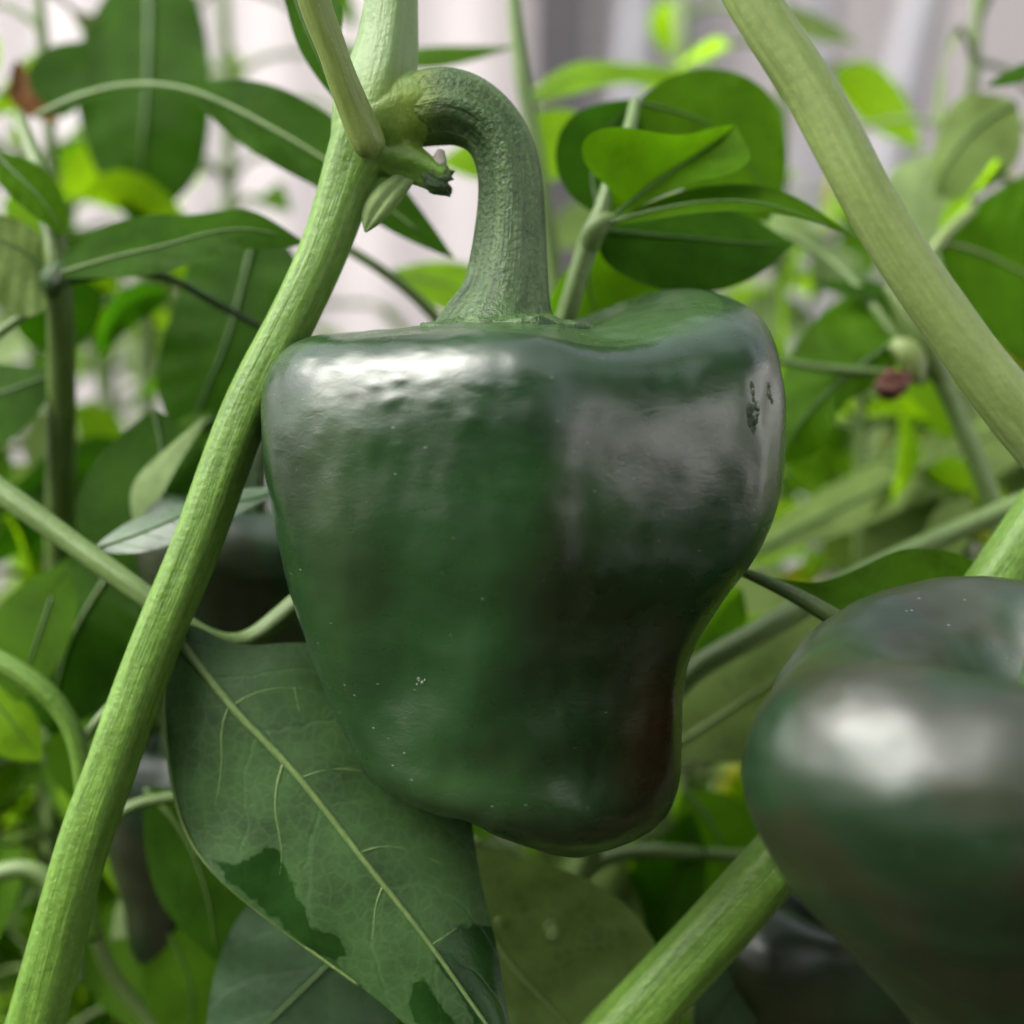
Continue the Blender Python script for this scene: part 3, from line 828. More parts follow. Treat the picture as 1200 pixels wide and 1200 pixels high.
# the big veined leaf
wetA = [(250, 1008), (275, 1012), (290, 1005), (310, 992), (325, 996), (338, 1015), (350, 1050), (365, 1085), (385, 1092), (402, 1098), (404, 1118), (392, 1132), (370, 1120), (330, 1085), (290, 1050), (262, 1028)]
wetB = [(520, 1095), (545, 1082), (580, 1080), (600, 1130), (612, 1230), (560, 1215), (548, 1180), (528, 1150), (508, 1120)]
wetC = [(480, 1150), (500, 1145), (520, 1185), (545, 1215), (500, 1215), (478, 1180)]
wetD = [(190, 760), (215, 752), (290, 758), (380, 760), (380, 775), (300, 785), (240, 790), (192, 800)]
def inpoly(px, py, poly):
    ins = np.zeros(len(px), bool); n_ = len(poly)
    for i in range(n_):
        x1, y1 = poly[i]; x2, y2 = poly[(i + 1) % n_]
        c = ((y1 > py) != (y2 > py)) & (px < (x2 - x1) * (py - y1) / (y2 - y1 + 1e-9) + x1)
        ins ^= c
    return ins.astype(float)
def insd(px, py, poly, soft=15.0):
    dm = np.full(len(px), 1e9); n_ = len(poly)
    for i in range(n_):
        x1, y1 = poly[i]; x2, y2 = poly[(i + 1) % n_]
        dx, dy = x2 - x1, y2 - y1; t = np.clip(((px - x1) * dx + (py - y1) * dy) / (dx * dx + dy * dy + 1e-9), 0, 1)
        dm = np.minimum(dm, np.hypot(px - x1 - t * dx, py - y1 - t * dy))
    return np.clip(.5 + (2 * inpoly(px, py, poly) - 1) * dm / (2 * soft), 0, 1)
def wetfn(px, py):
    return {'wet': np.maximum.reduce([insd(px, py, p) for p in (wetA, wetB, wetC)])}
big, BM, BL, BR_ = leaf(plant, 'big',
    [(210, 752, 30), (245, 795, 22), (275, 832, 14), (345, 905, 2), (420, 1000, -10), (490, 1088, -18), (545, 1165, -22), (600, 1245, -24), (640, 1310, -20)],
    [(208, 750, 30), (198, 775, 34), (193, 830, 36), (197, 890, 34), (215, 968, 26), (250, 1022, 14), (300, 1066, 4), (350, 1104, -4), (400, 1140, -14), (450, 1178, -22), (500, 1225, -26), (580, 1290, -24), (640, 1312, -20)],
    [(214, 750, 30), (222, 733, 34), (268, 752, 44), (340, 753, 56), (430, 770, 80), (500, 830, 90), (545, 920, 74), (556, 985, 50), (568, 1050, 26), (584, 1120, 6), (598, 1200, -10), (622, 1270, -18), (640, 1310, -20)],
    rib=8, ribmat='mid', nu=170, nv=60, camber=6, wave=5, seed=3, attrs_fn=wetfn)
def vein(pts, r0):
    n_ = len(pts)
    tube('vein', [(x, y, d, r0 * (1 - .85 * i / (n_ - 1))) for i, (x, y, d) in enumerate(pts)], ST['mid'], big, n=26, m=8, noise=.15)
def on_big(px, py):
    A = np.array([v.co[:] for v in big.data.vertices]); s = (D * U + A[:, 1]) / (D * U)
    X = A[:, 0] / (U * s) + 600; Y = 600 - (A[:, 2] - ZC) / (U * s)
    return X, Y, A[:, 1] / U
bx, by, bd = on_big(0, 0)
def bdepth(x, y):
    k = ((bx - x) ** 2 + (by - y) ** 2).argmin(); return bd[k] + .5
for pts, r0 in (([(270, 826), (261, 850), (260, 885), (255, 930), (240, 985)], 1.9),
                ([(332, 895), (324, 925), (324, 960), (330, 1000), (322, 1050)], 2.0),
                ([(448, 1040), (440, 1065), (436, 1100), (420, 1140)], 1.5),
                ([(352, 912), (385, 902), (430, 905), (490, 925)], 1.3),
                ([(272, 828), (300, 812), (345, 806), (372, 812)], 1.5),
                ([(420, 1000), (455, 992), (500, 1004), (545, 1030)], 1.3),
                ([(505, 1108), (520, 1098), (545, 1080)], 1.5),
                ([(345, 806), (350, 830), (356, 850)], 1.0)):
    P = spl([(x, y, 0) for x, y in pts], 8)
    vein([(p[0], p[1], bdepth(p[0], p[1])) for p in P], r0)
# pale rolled margin of the big leaf
def margin(parent, E, i0, i1, r, mat):
    P = [(E[i, 0], E[i, 1], E[i, 2], r) for i in range(i0, i1, max(1, (i1 - i0) // 16))]
    tube('margin', P, mat, parent, n=70, m=8)
margin(big, BL, 12, 120, 1.9, ST['olive'])
# leafstalk of the big leaf, out from behind the stem
tube('leafstalk', [(190, 716, 62, 9), (200, 735, 46, 8.5), (212, 754, 29, 8)], ST['mid'], plant, n=16, m=12)
# its two lower leaves
leaf(plant, 'grey', [(560, 985, 230), (450, 1060, 220), (390, 1125, 205), (300, 1215, 190), (240, 1300, 180)],
     [(560, 985), (400, 1000), (300, 1050), (255, 1130), (240, 1220), (235, 1300)], [(560, 985), (540, 1100), (480, 1180), (430, 1240), (340, 1310), (245, 1310)],
     rib=5, seed=8, wave=8, nv=10, dl=10)
tube('leafstalk', [(560, 985, 230, 7), (520, 1015, 224, 6), (430, 1110, 214, 5)], ST['pale'], plant, n=20, m=10)
def hole_leaf():
    o, M, L, R = leaf(plant, 'olive', [(505, 985, 210), (570, 1090, 200), (625, 1160, 190), (690, 1225, 180), (770, 1300, 170)],
         [(505, 985), (525, 1100), (560, 1180), (610, 1250), (690, 1310), (770, 1300)], [(510, 985), (600, 1003), (668, 1022), (735, 1062), (775, 1120), (800, 1210), (775, 1300)],
         rib=6, ribmat='pale', seed=9, wave=6, nv=26, nu=110, label='pale olive leaf with two small holes')
    # two small bite holes: faces removed, corky rims added
    me = o.data; import bmesh
    bm = bmesh.new(); bm.from_mesh(me); kill = []
    for f in bm.faces:
        c = f.calc_center_median(); s = (D * U + c.y) / (D * U); x = c.x / (U * s) + 600; y = 600 - (c.z - ZC) / (U * s)
        if ((x - 647) / 5.5) ** 2 + ((y - 1092) / 8.5) ** 2 < 1: kill.append(f)
    bmesh.ops.delete(bm, geom=kill, context='FACES'); bm.to_mesh(me); bm.free()
    for x, y, r, rr_ in ((646, 1090, 9.5, 3.6), (585, 1080, 3.5, 3.5)):
        pts = [(x + r * math.cos(a) * .8, y + r * math.sin(a) * 1.15, 196, rr_ * .6) for a in np.linspace(0, 2 * math.pi, 11)]
        tube('hole_rim', pts, ST['pale'], o, n=30, m=8)
hole_leaf()

# ------------------------------------------------------------------ right hand plants
p2 = thing('pepper_plant', 'plant of the thick pale stem slanting from top centre down to the right edge', 'plant')
tube('stem', [(760, -420, -120, 31), (820, -160, -160, 30.5), (882, 0, -180, 30.5), (946, 100, -185, 30.5), (1000, 200, -190, 31), (1058, 300, -190, 31.5), (1127, 400, -185, 32.5), (1205, 500, -175, 35), (1330, 650, -150, 37), (1480, 900, -100, 40)],
     ST['pale'], p2, n=110, m=36, ribs=4, rib_amp=.025, noise=.02, seed=6)

p3 = thing('pepper_plant', 'plant of the upright green stem crossing the bottom right behind the close pepper', 'plant')
tube('stem', [(560, 1420, 120, 40), (650, 1300, 100, 40), (743, 1195, 80, 39), (830, 1100, 60, 37), (910, 1010, 45, 36), (1010, 890, 40, 35), (1110, 765, 40, 34), (1180, 665, 45, 34), (1250, 560, 60, 33), (1350, 400, 90, 32)],
     ST['main'], p3, n=130, m=40, ribs=5, rib_amp=.035, noise=.025, seed=9)
leaf(p3, 'mid', [(872, 671, 40), (925, 688, 30), (980, 712, 20), (1040, 700, 30), (1100, 690, 50), (1150, 690, 80)],
     [(872, 670, 40), (905, 677, 45), (940, 682, 50), (962, 682, 55), (1012, 663, 70), (1058, 644, 80), (1105, 645, 90), (1140, 657, 95), (1160, 680, 90)],
     [(874, 674, 38), (915, 697, 26), (975, 726, 10), (1040, 740, 0), (1110, 740, 20), (1155, 700, 70)], seed=2, nv=12, nu=80, wave=3)
tube('leafstalk', [(852, 662, 46, 5), (875, 672, 36, 6), (925, 694, 22, 9), (975, 722, 10, 11), (1030, 752, 10, 12), (1100, 790, 30, 13)], ST['olive'], p3, n=40, m=14)

# the small leafy sprig behind the arched stalk
DK = 1.50
p4 = thing('pepper_sprig', 'small leafy shoot with a cupped leaf, rising behind the right of the arched stalk', 'shoot')
tube('stem', [(630, 640, 200, 14), (640, 470, 180, 13), (663, 372, 150, 12), (680, 315, 140, 12), (694, 275, 135, 13), (704, 252, 133, 11), (715, 215, 140, 9), (735, 160, 160, 8), (744, 120, 190, 6)],
     ST['mid'], p4, n=70, m=16, ribs=4, rib_amp=.05)
tube('joint', [(690, 292, 134, 9), (696, 272, 128, 13), (708, 260, 126, 11), (722, 254, 126, 5)], ST['mid'], p4, n=16, m=14, noise=.15)
leaf(p4, 'mid', [(712, 258, 128), (745, 232, 125), (790, 200, 128), (830, 172, 135), (862, 147, 140)],
     [(710, 257, 128), (715, 225, 120), (690, 198, 100), (683, 168, 90), (705, 151, 88), (750, 152, 95), (800, 158, 110), (835, 150, 125), (862, 146, 140)],
     [(716, 262, 128), (755, 240, 110), (800, 219, 95), (840, 208, 90), (868, 198, 92), (879, 183, 100), (872, 165, 120), (862, 147, 140)], rib=3.2, seed=3, nv=12, nu=80, wave=2, label='cupped leaf folded along its midrib')
leaf(p4, 'mid', [(712, 262, 124), (765, 247, 110), (830, 236, 100), (900, 240, 95), (1000, 277, 95)],
     [(712, 260, 124), (765, 236, 125), (810, 221, 130), (850, 216, 135), (900, 219, 128), (945, 238, 112), (1000, 277, 95)],
     [(712, 264, 124), (762, 258, 98), (815, 250, 82), (880, 248, 78), (945, 258, 85), (1000, 278, 95)], rib=4.5, seed=4, nv=10, nu=70, wave=2)
leaf(p4, 'dark', [(706, 270, 150), (760, 275, 165), (820, 280, 180), (880, 285, 195), (930, 286, 205)],
     [(706, 266, 150), (730, 246, 200), (800, 238, 225), (870, 250, 228), (930, 286, 205)], [(704, 274, 150), (705, 300, 140), (760, 335, 140), (840, 340, 160), (895, 318, 185), (930, 287, 205)], rib=4, seed=5, nv=10, nu=70)
leaf(p4, 'mid', [(698, 280, 200), (690, 320, 210), (700, 370, 220), (740, 430, 225)], [(698, 280, 200), (655, 330, 190), (640, 390, 200), (740, 430, 225)],
     [(702, 275, 200), (800, 300, 240), (830, 360, 250), (740, 430, 225)], rib=3, seed=7)
leaf(p4, 'dark', [(702, 250, 190), (695, 215, 200), (700, 170, 215), (745, 115, 230)], [(700, 252, 190), (665, 225, 180), (651, 180, 185), (672, 135, 200), (745, 115, 230)],
     [(704, 250, 190), (735, 225, 215), (765, 180, 230), (770, 140, 235), (745, 115, 230)], rib=3, seed=8)
leaf(p4, 'mid', [(745, 120, 210), (790, 130, 225), (850, 160, 245), (890, 215, 260), (900, 260, 262)], [(745, 120, 210), (790, 88, 240), (850, 82, 255), (905, 115, 265), (922, 180, 268), (915, 230, 266), (900, 260, 262)],
     [(748, 128, 210), (770, 190, 215), (820, 235, 235), (870, 255, 255), (900, 260, 262)], rib=3, seed=9, wave=4)

# right of the frame: plant with the withered flower
DK = 1.70
p5 = thing('pepper_plant', 'thin branching plant with a shrivelled red brown flower, right of the central pepper', 'plant')
tube('stem', [(1230, 900, 330, 16), (1190, 700, 320, 13), (1168, 605, 310, 12), (1140, 530, 300, 11), (1108, 455, 290, 11), (1085, 405, 285, 12), (1062, 350, 290, 11), (1040, 280, 300, 8)],
     ST['mid'], p5, n=90, m=16, noise=.05)
tube('leafstalk', [(1078, 430, 290, 6), (1040, 380, 300, 6), (1000, 330, 320, 6), (950, 290, 340, 5), (905, 272, 350, 5)], ST['mid'], p5, n=40, m=10)
tube('leafstalk', [(1085, 445, 290, 6), (1030, 437, 280, 6), (970, 432, 270, 5), (890, 418, 275, 4)], ST['mid'], p5, n=40, m=10)
tube('joint', [(1040, 335, 290, 6), (1065, 365, 285, 16), (1082, 395, 284, 19), (1095, 425, 286, 16), (1110, 455, 290, 9)], ST['olive'], p5, n=24, m=18, noise=.12)
tube('joint', [(1045, 405, 282, 8), (1062, 412, 278, 15), (1072, 430, 278, 13), (1078, 450, 280, 6)], ST['pale'], p5, n=20, m=16, noise=.15)
tube('withered_flower', [(1068, 440, 272, 4), (1056, 446, 268, 12), (1045, 450, 266, 17), (1034, 450, 268, 14), (1027, 448, 270, 5)], M_BUD, p5, n=24, m=20, noise=.25, ribs=5, rib_amp=.12)
leaf(p5, 'mid', [(1062, 388, 295), (1020, 420, 280), (975, 455, 270), (935, 500, 270), (915, 545, 280)],
     [(1062, 386, 295), (1040, 350, 320), (1000, 346, 330), (960, 370, 325), (930, 410, 315), (908, 460, 300), (900, 510, 290), (914, 545, 280)],
     [(1064, 392, 295), (1052, 425, 285), (1020, 455, 270), (985, 480, 262), (972, 515, 265), (950, 535, 272), (915, 546, 280)], rib=4, seed=2, wave=5, nv=9, nu=60)
leaf(p5, 'dark', [(1050, 340, 300), (1000, 338, 310), (955, 330, 320)], [(1050, 338, 300), (1010, 328, 320), (955, 330, 320)], [(1050, 345, 300), (1005, 350, 305), (955, 332, 320)], seed=5)
leaf(p5, 'olive', [(870, 655, 420), (960, 608, 440), (1060, 560, 450), (1150, 515, 450), (1260, 450, 450)],
     [(870, 652, 420), (930, 595, 470), (1020, 545, 490), (1120, 495, 490), (1200, 455, 480), (1260, 448, 450)], [(872, 658, 420), (980, 628, 420), (1090, 585, 420), (1190, 545, 420), (1260, 455, 450)], rib=6, seed=6, wave=4)
leaf(p5, 'mid', [(1098, 285, 300), (1130, 290, 310), (1180, 310, 330), (1260, 350, 360)], [(1097, 283, 300), (1125, 255, 330), (1180, 215, 360), (1230, 205, 370), (1260, 345, 360)],
     [(1099, 288, 300), (1120, 350, 300), (1165, 400, 310), (1215, 430, 330), (1260, 352, 360)], rib=5, ribmat='pale', seed=7, wave=5)
tube('leafstalk', [(1060, 350, 288, 7), (1082, 310, 292, 7), (1110, 272, 300, 7), (1140, 245, 320, 6)], ST['pale'], p5, n=30, m=10)
leaf(p5, 'olive', [(1190, 120, 420), (1150, 145, 420), (1110, 190, 420), (1095, 230, 430)], [(1190, 118, 420), (1130, 112, 430), (1098, 160, 440), (1094, 228, 430)], [(1192, 122, 420), (1195, 180, 410), (1150, 225, 410), (1097, 232, 430)], rib=4, seed=8)
leaf(p5, 'pale', [(1090, 180, 520), (1070, 230, 520), (1075, 290, 520), (1100, 330, 520)], [(1090, 180, 520), (1045, 200, 530), (1030, 270, 530), (1098, 330, 520)], [(1092, 180, 520), (1125, 230, 510), (1135, 290, 510), (1102, 330, 520)], seed=9)
leaf(p5, 'dark', [(1230, 70, 300), (1190, 88, 300), (1155, 100, 300)], [(1230, 66, 300), (1190, 78, 310), (1155, 100, 300)], [(1230, 76, 300), (1195, 97, 295), (1156, 102, 300)], seed=3)

# behind, between the two peppers: pale stems and wide olive leaf
DK = 1.30
p6 = thing('pepper_plant', 'plant with pale arched leafstalks showing in the gap between the two peppers', 'plant')
tube('stem', [(560, 1330, 420, 18), (640, 1120, 360, 16), (720, 930, 300, 15), (800, 798, 250, 14), (870, 752, 240, 14), (950, 706, 250, 14), (1080, 640, 280, 12), (1220, 580, 300, 12)], ST['mid'], p6, n=80, m=18, ribs=4, rib_amp=.05)
leaf(p6, 'olive', [(780, 880, 330), (850, 835, 320), (920, 790, 315), (1000, 750, 310)], [(780, 875, 330), (810, 800, 340), (880, 745, 345), (960, 715, 335), (1000, 748, 310)], [(782, 885, 330), (850, 890, 300), (940, 850, 295), (1000, 752, 310)], rib=5, ribmat='pale', seed=2)
tube('leafstalk', [(640, 1120, 360, 8), (690, 1020, 350, 9), (750, 998, 340, 9), (820, 1000, 335, 8), (900, 1005, 330, 8)], ST['mid'], p6, n=40, m=10)
tube('leafstalk', [(720, 930, 300, 8), (770, 905, 320, 9), (830, 885, 350, 9), (900, 890, 370, 8), (960, 905, 380, 7)], ST['pale'], p6, n=40, m=10)
leaf(p6, 'grey', [(905, 1085, 180), (890, 1120, 175), (850, 1165, 170), (820, 1230, 168)], [(905, 1085, 180), (850, 1120, 175), (815, 1170, 170), (818, 1230, 168)], [(906, 1086, 180), (935, 1110, 180), (920, 1170, 172), (822, 1230, 168)], rib=3, seed=4)
tube('leafstalk', [(1150, 1110, 160, 12), (1080, 1170, 165, 15), (1010, 1215, 168, 17), (920, 1290, 170, 18)], ST['mid'], p6, n=30, m=12)
leaf(p6, 'mid', [(800, 925, 420), (830, 960, 430), (850, 1010, 440), (850, 1060, 450)], [(800, 925, 420), (790, 980, 420), (810, 1040, 430), (850, 1060, 450)], [(802, 925, 420), (870, 940, 440), (890, 1010, 450), (852, 1060, 450)], rib=4, seed=5)
wleaf(p6, 'mid', [(870, 690, 330), (840, 720, 320), (815, 760, 300), (800, 800, 280)], 38, tilt=.4, seed=4)
wleaf(p6, 'dark', [(700, 1150, 380), (760, 1090, 370), (800, 1010, 350), (810, 950, 340)], 60, tilt=.4, rib=4, seed=6)
wleaf(p6, 'bright', [(910, 720, 420), (880, 780, 430), (840, 830, 440)], 44, tilt=-.5, seed=7)

# ------------------------------------------------------------------ upper left plant
DK = 1.95
p7 = thing('pepper_plant', 'broad leaved plant filling the upper left, its leaves meeting at a dark joint', 'plant')
tube('stem', [(60, 1000, 460, 20), (70, 700, 330, 18), (72, 520, 240, 17), (72, 420, 200, 17), (68, 325, 170, 15), (50, 215, 190, 11), (22, 140, 230, 8)], ST['olive'], p7, n=90, m=16, noise=.04)
tube('joint', [(60, 345, 160, 8), (62, 330, 158, 15), (70, 320, 158, 14), (78, 312, 160, 7)], ST['ped'], p7, n=14, m=14, noise=.15)
leaf(p7, 'dark', [(64, 322, 155), (130, 302, 140), (200, 285, 130), (280, 268, 125), (355, 284, 130)],
     [(64, 320, 155), (85, 285, 165), (130, 262, 170), (185, 251, 168), (230, 251, 160), (285, 245, 150), (325, 262, 138), (356, 283, 130)],
     [(64, 326, 155), (115, 326, 135), (175, 322, 122), (230, 308, 115), (295, 292, 112), (330, 291, 120), (356, 286, 130)], rib=3, ribmat='olive', seed=2, nv=14, nu=90, wave=3)
leaf(p7, 'dark', [(45, 135, 260), (120, 105, 235), (210, 103, 215), (300, 140, 195), (400, 200, 175), (470, 255, 170), (532, 302, 170)],
     [(45, 130, 260), (120, 100, 240), (210, 97, 225), (262, 93, 215), (320, 100, 205), (400, 145, 190), (470, 215, 178), (532, 301, 170)],
     [(45, 140, 260), (120, 112, 230), (210, 108, 205), (260, 150, 190), (330, 198, 172), (400, 235, 162), (460, 272, 162), (532, 304, 170)], rib=6, ribmat='mid', seed=3, nv=14, nu=90, wave=3)
DK = 3.2
leaf(p7, 'dark', [(175, -60, 330), (175, 20, 320), (172, 110, 310), (165, 190, 310), (160, 265, 320)],
     [(175, -60, 330), (120, 0, 340), (88, 80, 335), (95, 150, 325), (120, 215, 320), (158, 265, 320)], [(177, -60, 330), (225, -10, 315), (245, 70, 305), (245, 150, 300), (225, 215, 305), (162, 265, 320)], rib=7, seed=4, wave=4)
DK = 1.95
leaf(p7, 'mid', [(-30, 150, 180), (10, 195, 165), (50, 235, 158), (75, 275, 156)], [(-30, 148, 180), (0, 175, 175), (40, 190, 175), (72, 225, 170), (78, 272, 156)], [(-32, 152, 180), (0, 215, 155), (35, 250, 148), (74, 277, 156)], rib=3, seed=5, wave=2)
leaf(p7, 'olive', [(62, 330, 165), (35, 300, 160), (0, 280, 158), (-50, 260, 160)], [(62, 332, 165), (50, 365, 150), (10, 365, 145), (-50, 262, 160)], [(62, 326, 165), (50, 280, 175), (10, 254, 180), (-50, 250, 160)], rib=3, seed=6, wave=3)
tube('leafstalk', [(66, 322, 165, 6), (50, 348, 160, 6), (20, 375, 150, 6), (-30, 410, 140, 7)], ST['olive'], p7, n=20, m=10)
leaf(p7, 'dark', [(70, 325, 185), (75, 350, 190), (80, 385, 200), (70, 420, 205)], [(70, 325, 185), (30, 345, 180), (22, 385, 190), (68, 420, 205)], [(72, 325, 185), (110, 335, 200), (115, 375, 205), (72, 420, 205)], seed=7)
tube('leafstalk', [(74, 330, 168, 5), (180, 322, 170, 4.5), (240, 348, 180, 4.5), (300, 380, 195, 4.5), (360, 410, 205, 4)], ST['ped'], p7, n=40, m=10)
leaf(p7, 'dark', [(300, 268, 260), (285, 330, 255), (265, 400, 250), (240, 460, 250), (215, 520, 255)], [(300, 268, 260), (235, 285, 270), (215, 330, 268), (190, 400, 262), (185, 460, 258), (213, 520, 255)],
     [(302, 268, 260), (345, 300, 250), (345, 370, 240), (330, 440, 238), (290, 500, 244), (217, 521, 255)], rib=5, seed=8, wave=4)
leaf(p7, 'mid', [(250, 490, 230), (205, 520, 225), (160, 545, 220), (105, 555, 220)], [(252, 480, 230), (215, 490, 240), (180, 515, 240), (135, 533, 232), (104, 552, 220)], [(254, 500, 230), (215, 555, 215), (160, 572, 208), (105, 558, 220)], rib=4, seed=9)
wleaf(p7, 'dark', [(200, 345, 300), (160, 350, 300), (130, 380, 300), (115, 420, 310)], 26, tilt=.6, seed=1)
leaf(p7, 'dark', [(20, 120, 380), (60, 100, 380), (105, 70, 380)], [(20, 115, 380), (50, 60, 385), (105, 48, 380)], [(22, 125, 380), (80, 135, 370), (108, 72, 380)], seed=4)
wleaf(p7, 'brown', [(10, 100, 360), (30, 120, 355), (70, 145, 350)], 16, tilt=.5, seed=5)
wleaf(p7, 'brown', [(20, 70, 365), (25, 110, 360), (35, 140, 350)], 12, tilt=.2, seed=6)
leaf(p7, 'dark', [(330, -60, 90), (350, 10, 85), (370, 60, 80), (394, 116, 76)], [(318, -60, 90), (333, 0, 92), (352, 60, 88), (393, 118, 76)], [(350, -60, 90), (400, 10, 70), (396, 60, 70), (395, 115, 76)], rib=2.5, seed=5)

# centre top
DK = 1.80
p8 = thing('pepper_plant', 'thin stemmed young plant behind the arched stalk, with narrow bright leaves', 'plant')
tube('stem', [(680, 900, 500, 13), (665, 600, 440, 12), (655, 400, 400, 11), (648, 310, 380, 10), (630, 190, 360, 9), (612, 90, 360, 9), (602, 0, 360, 8), (598, -90, 360, 8)], ST['mid'], p8, n=70, m=12)
leaf(p8, 'mid', [(440, 70, 330), (510, 66, 325), (560, 62, 325), (604, 54, 330)], [(440, 66, 330), (500, 55, 332), (560, 54, 330), (604, 54, 330)], [(440, 75, 330), (500, 80, 320), (550, 72, 320), (604, 55, 330)], rib=2, seed=5)
leaf(p8, 'bright', [(615, 118, 520), (670, 92, 520), (730, 86, 520), (800, 98, 520), (850, 120, 520)], [(615, 114, 520), (670, 76, 530), (730, 74, 530), (800, 84, 530), (850, 118, 520)], [(616, 122, 520), (670, 110, 510), (730, 98, 510), (800, 108, 510), (850, 122, 520)], rib=3, seed=3)
leaf(p8, 'bright', [(628, 130, 480), (645, 155, 480), (650, 180, 480), (640, 215, 480)], [(628, 130, 480), (618, 160, 480), (622, 195, 480), (640, 215, 480)], [(630, 130, 480), (680, 135, 480), (675, 190, 480), (642, 215, 480)], seed=6)
leaf(p8, 'bright', [(515, 190, 440), (545, 185, 440), (580, 190, 440), (625, 205, 440)], [(515, 190, 440), (545, 168, 445), (590, 165, 445), (625, 204, 440)], [(515, 192, 440), (550, 208, 435), (590, 212, 435), (625, 206, 440)], seed=7)
leaf(p8, 'bright', [(460, 318, 420), (500, 328, 415), (550, 345, 410), (600, 380, 410)], [(460, 316, 420), (500, 307, 425), (560, 315, 420), (600, 378, 410)], [(460, 322, 420), (490, 350, 410), (540, 370, 405), (600, 384, 410)], rib=3, seed=8)
tube('leafstalk', [(405, 290, 240, 6), (440, 312, 240, 6), (480, 342, 250, 6.5), (510, 372, 260, 7), (560, 440, 300, 8)], ST['mid'], p8, n=30, m=10)

# ------------------------------------------------------------------ lower left plant
DK = 1.25
p9 = thing('pepper_plant', 'plant whose pale straight branch passes behind the thick stem from the left edge', 'plant')
tube('stem', [(-160, 470, 150, 15), (-60, 535, 120, 14), (0, 575, 100, 14), (90, 640, 80, 13), (170, 698, 65, 12.5), (240, 745, 75, 11), (290, 750, 95, 11.5), (350, 705, 110, 12), (430, 650, 150, 12), (520, 560, 220, 11)], ST['mid'], p9, n=100, m=20, ribs=4, rib_amp=.05)
leaf(p9, 'grey', [(110, 643, 120), (170, 622, 112), (230, 598, 108), (290, 585, 112), (330, 572, 125)], [(110, 641, 120), (150, 612, 130), (205, 592, 130), (270, 575, 128), (330, 570, 125)], [(111, 646, 120), (160, 648, 100), (215, 632, 96), (275, 605, 100), (330, 575, 125)], rib=2.5, seed=3, nv=9, nu=60, wave=2)
leaf(p9, 'dark', [(180, 480, 260), (190, 540, 250), (180, 600, 240), (160, 670, 240)], [(180, 480, 260), (120, 530, 265), (90, 590, 260), (100, 640, 250), (158, 672, 240)], [(183, 480, 260), (240, 530, 240), (230, 610, 230), (163, 672, 240)], rib=4, seed=4)
leaf(p9, 'pale', [(160, 620, 230), (175, 570, 225), (200, 530, 225), (240, 490, 230)], [(158, 620, 230), (155, 570, 232), (190, 530, 232), (238, 488, 230)], [(164, 622, 230), (190, 580, 220), (212, 540, 220), (242, 494, 230)], seed=5)
leaf(p9, 'dark', [(150, 640, 300), (110, 700, 290), (75, 770, 280), (60, 860, 280)], [(150, 640, 300), (75, 655, 310), (20, 720, 305), (15, 800, 295), (58, 860, 280)], [(152, 642, 300), (165, 720, 280), (150, 800, 272), (62, 862, 280)], rib=5, ribmat='olive', seed=6, wave=5)
leaf(p9, 'mid', [(60, 700, 240), (40, 760, 230), (20, 820, 225)], [(80, 660, 240), (20, 690, 250), (-20, 760, 240), (18, 822, 225)], [(82, 662, 240), (90, 720, 228), (60, 790, 220), (22, 822, 225)], rib=3, seed=7)
leaf(p9, 'dark', [(-60, 430, 320), (-10, 460, 310), (30, 450, 300), (75, 435, 300)], [(-60, 420, 320), (-10, 425, 325), (40, 430, 310), (75, 434, 300)], [(-60, 520, 320), (-20, 530, 300), (30, 500, 290), (75, 438, 300)], rib=4, seed=8)
tube('leafstalk', [(-80, 730, 130, 13), (0, 775, 120, 13), (50, 808, 118, 13), (82, 850, 120, 12), (96, 900, 124, 11), (100, 960, 135, 11), (105, 1100, 170, 12)], ST['main'], p9, n=50, m=16)
tube('leafstalk', [(90, 880, 126, 7), (110, 850, 130, 6), (145, 815, 140, 6), (190, 790, 160, 6)], ST['mid'], p9, n=24, m=10)
leaf(p9, 'bright', [(-30, 800, 260), (0, 830, 255), (20, 855, 250), (48, 890, 250)], [(-30, 800, 260), (-25, 850, 255), (0, 885, 250), (46, 892, 250)], [(-28, 800, 260), (20, 815, 258), (45, 845, 254), (49, 888, 250)], rib=3, seed=9)
leaf(p9, 'dark', [(170, 925, 250), (210, 970, 240), (240, 1040, 230), (255, 1125, 228)], [(168, 928, 250), (170, 990, 255), (190, 1060, 245), (253, 1127, 228)], [(172, 922, 250), (260, 940, 220), (320, 1010, 212), (320, 1090, 214), (257, 1126, 228)], rib=4, ribmat='olive', seed=2)
tube('leafstalk', [(120, 985, 200, 8), (140, 955, 205, 7), (170, 940, 210, 7), (230, 932, 220, 6)], ST['mid'], p9, n=24, m=10)
leaf(p9, 'mid', [(190, 1080, 330), (215, 1130, 325), (225, 1180, 320), (215, 1240, 320)], [(190, 1080, 330), (170, 1120, 335), (175, 1180, 330), (213, 1240, 320)], [(192, 1080, 330), (250, 1090, 320), (265, 1150, 315), (217, 1240, 320)], rib=3, seed=5)
leaf(p9, 'pale', [(130, 1100, 380), (160, 1060, 380), (200, 1040, 380)], [(130, 1098, 380), (150, 1040, 385), (200, 1038, 380)], [(132, 1102, 380), (180, 1085, 375), (202, 1042, 380)], seed=6)
tube('leafstalk', [(105, 1060, 330, 9), (125, 1130, 330, 9), (170, 1190, 340, 9), (230, 1260, 350, 9)], ST['olive'], p9, n=24, m=10)
tube('leafstalk', [(-40, 1045, 300, 11), (10, 1020, 300, 11), (50, 1025, 300, 11), (80, 1070, 300, 10), (90, 1150, 300, 10)], ST['mid'], p9, n=30, m=10)

DK = 1.0
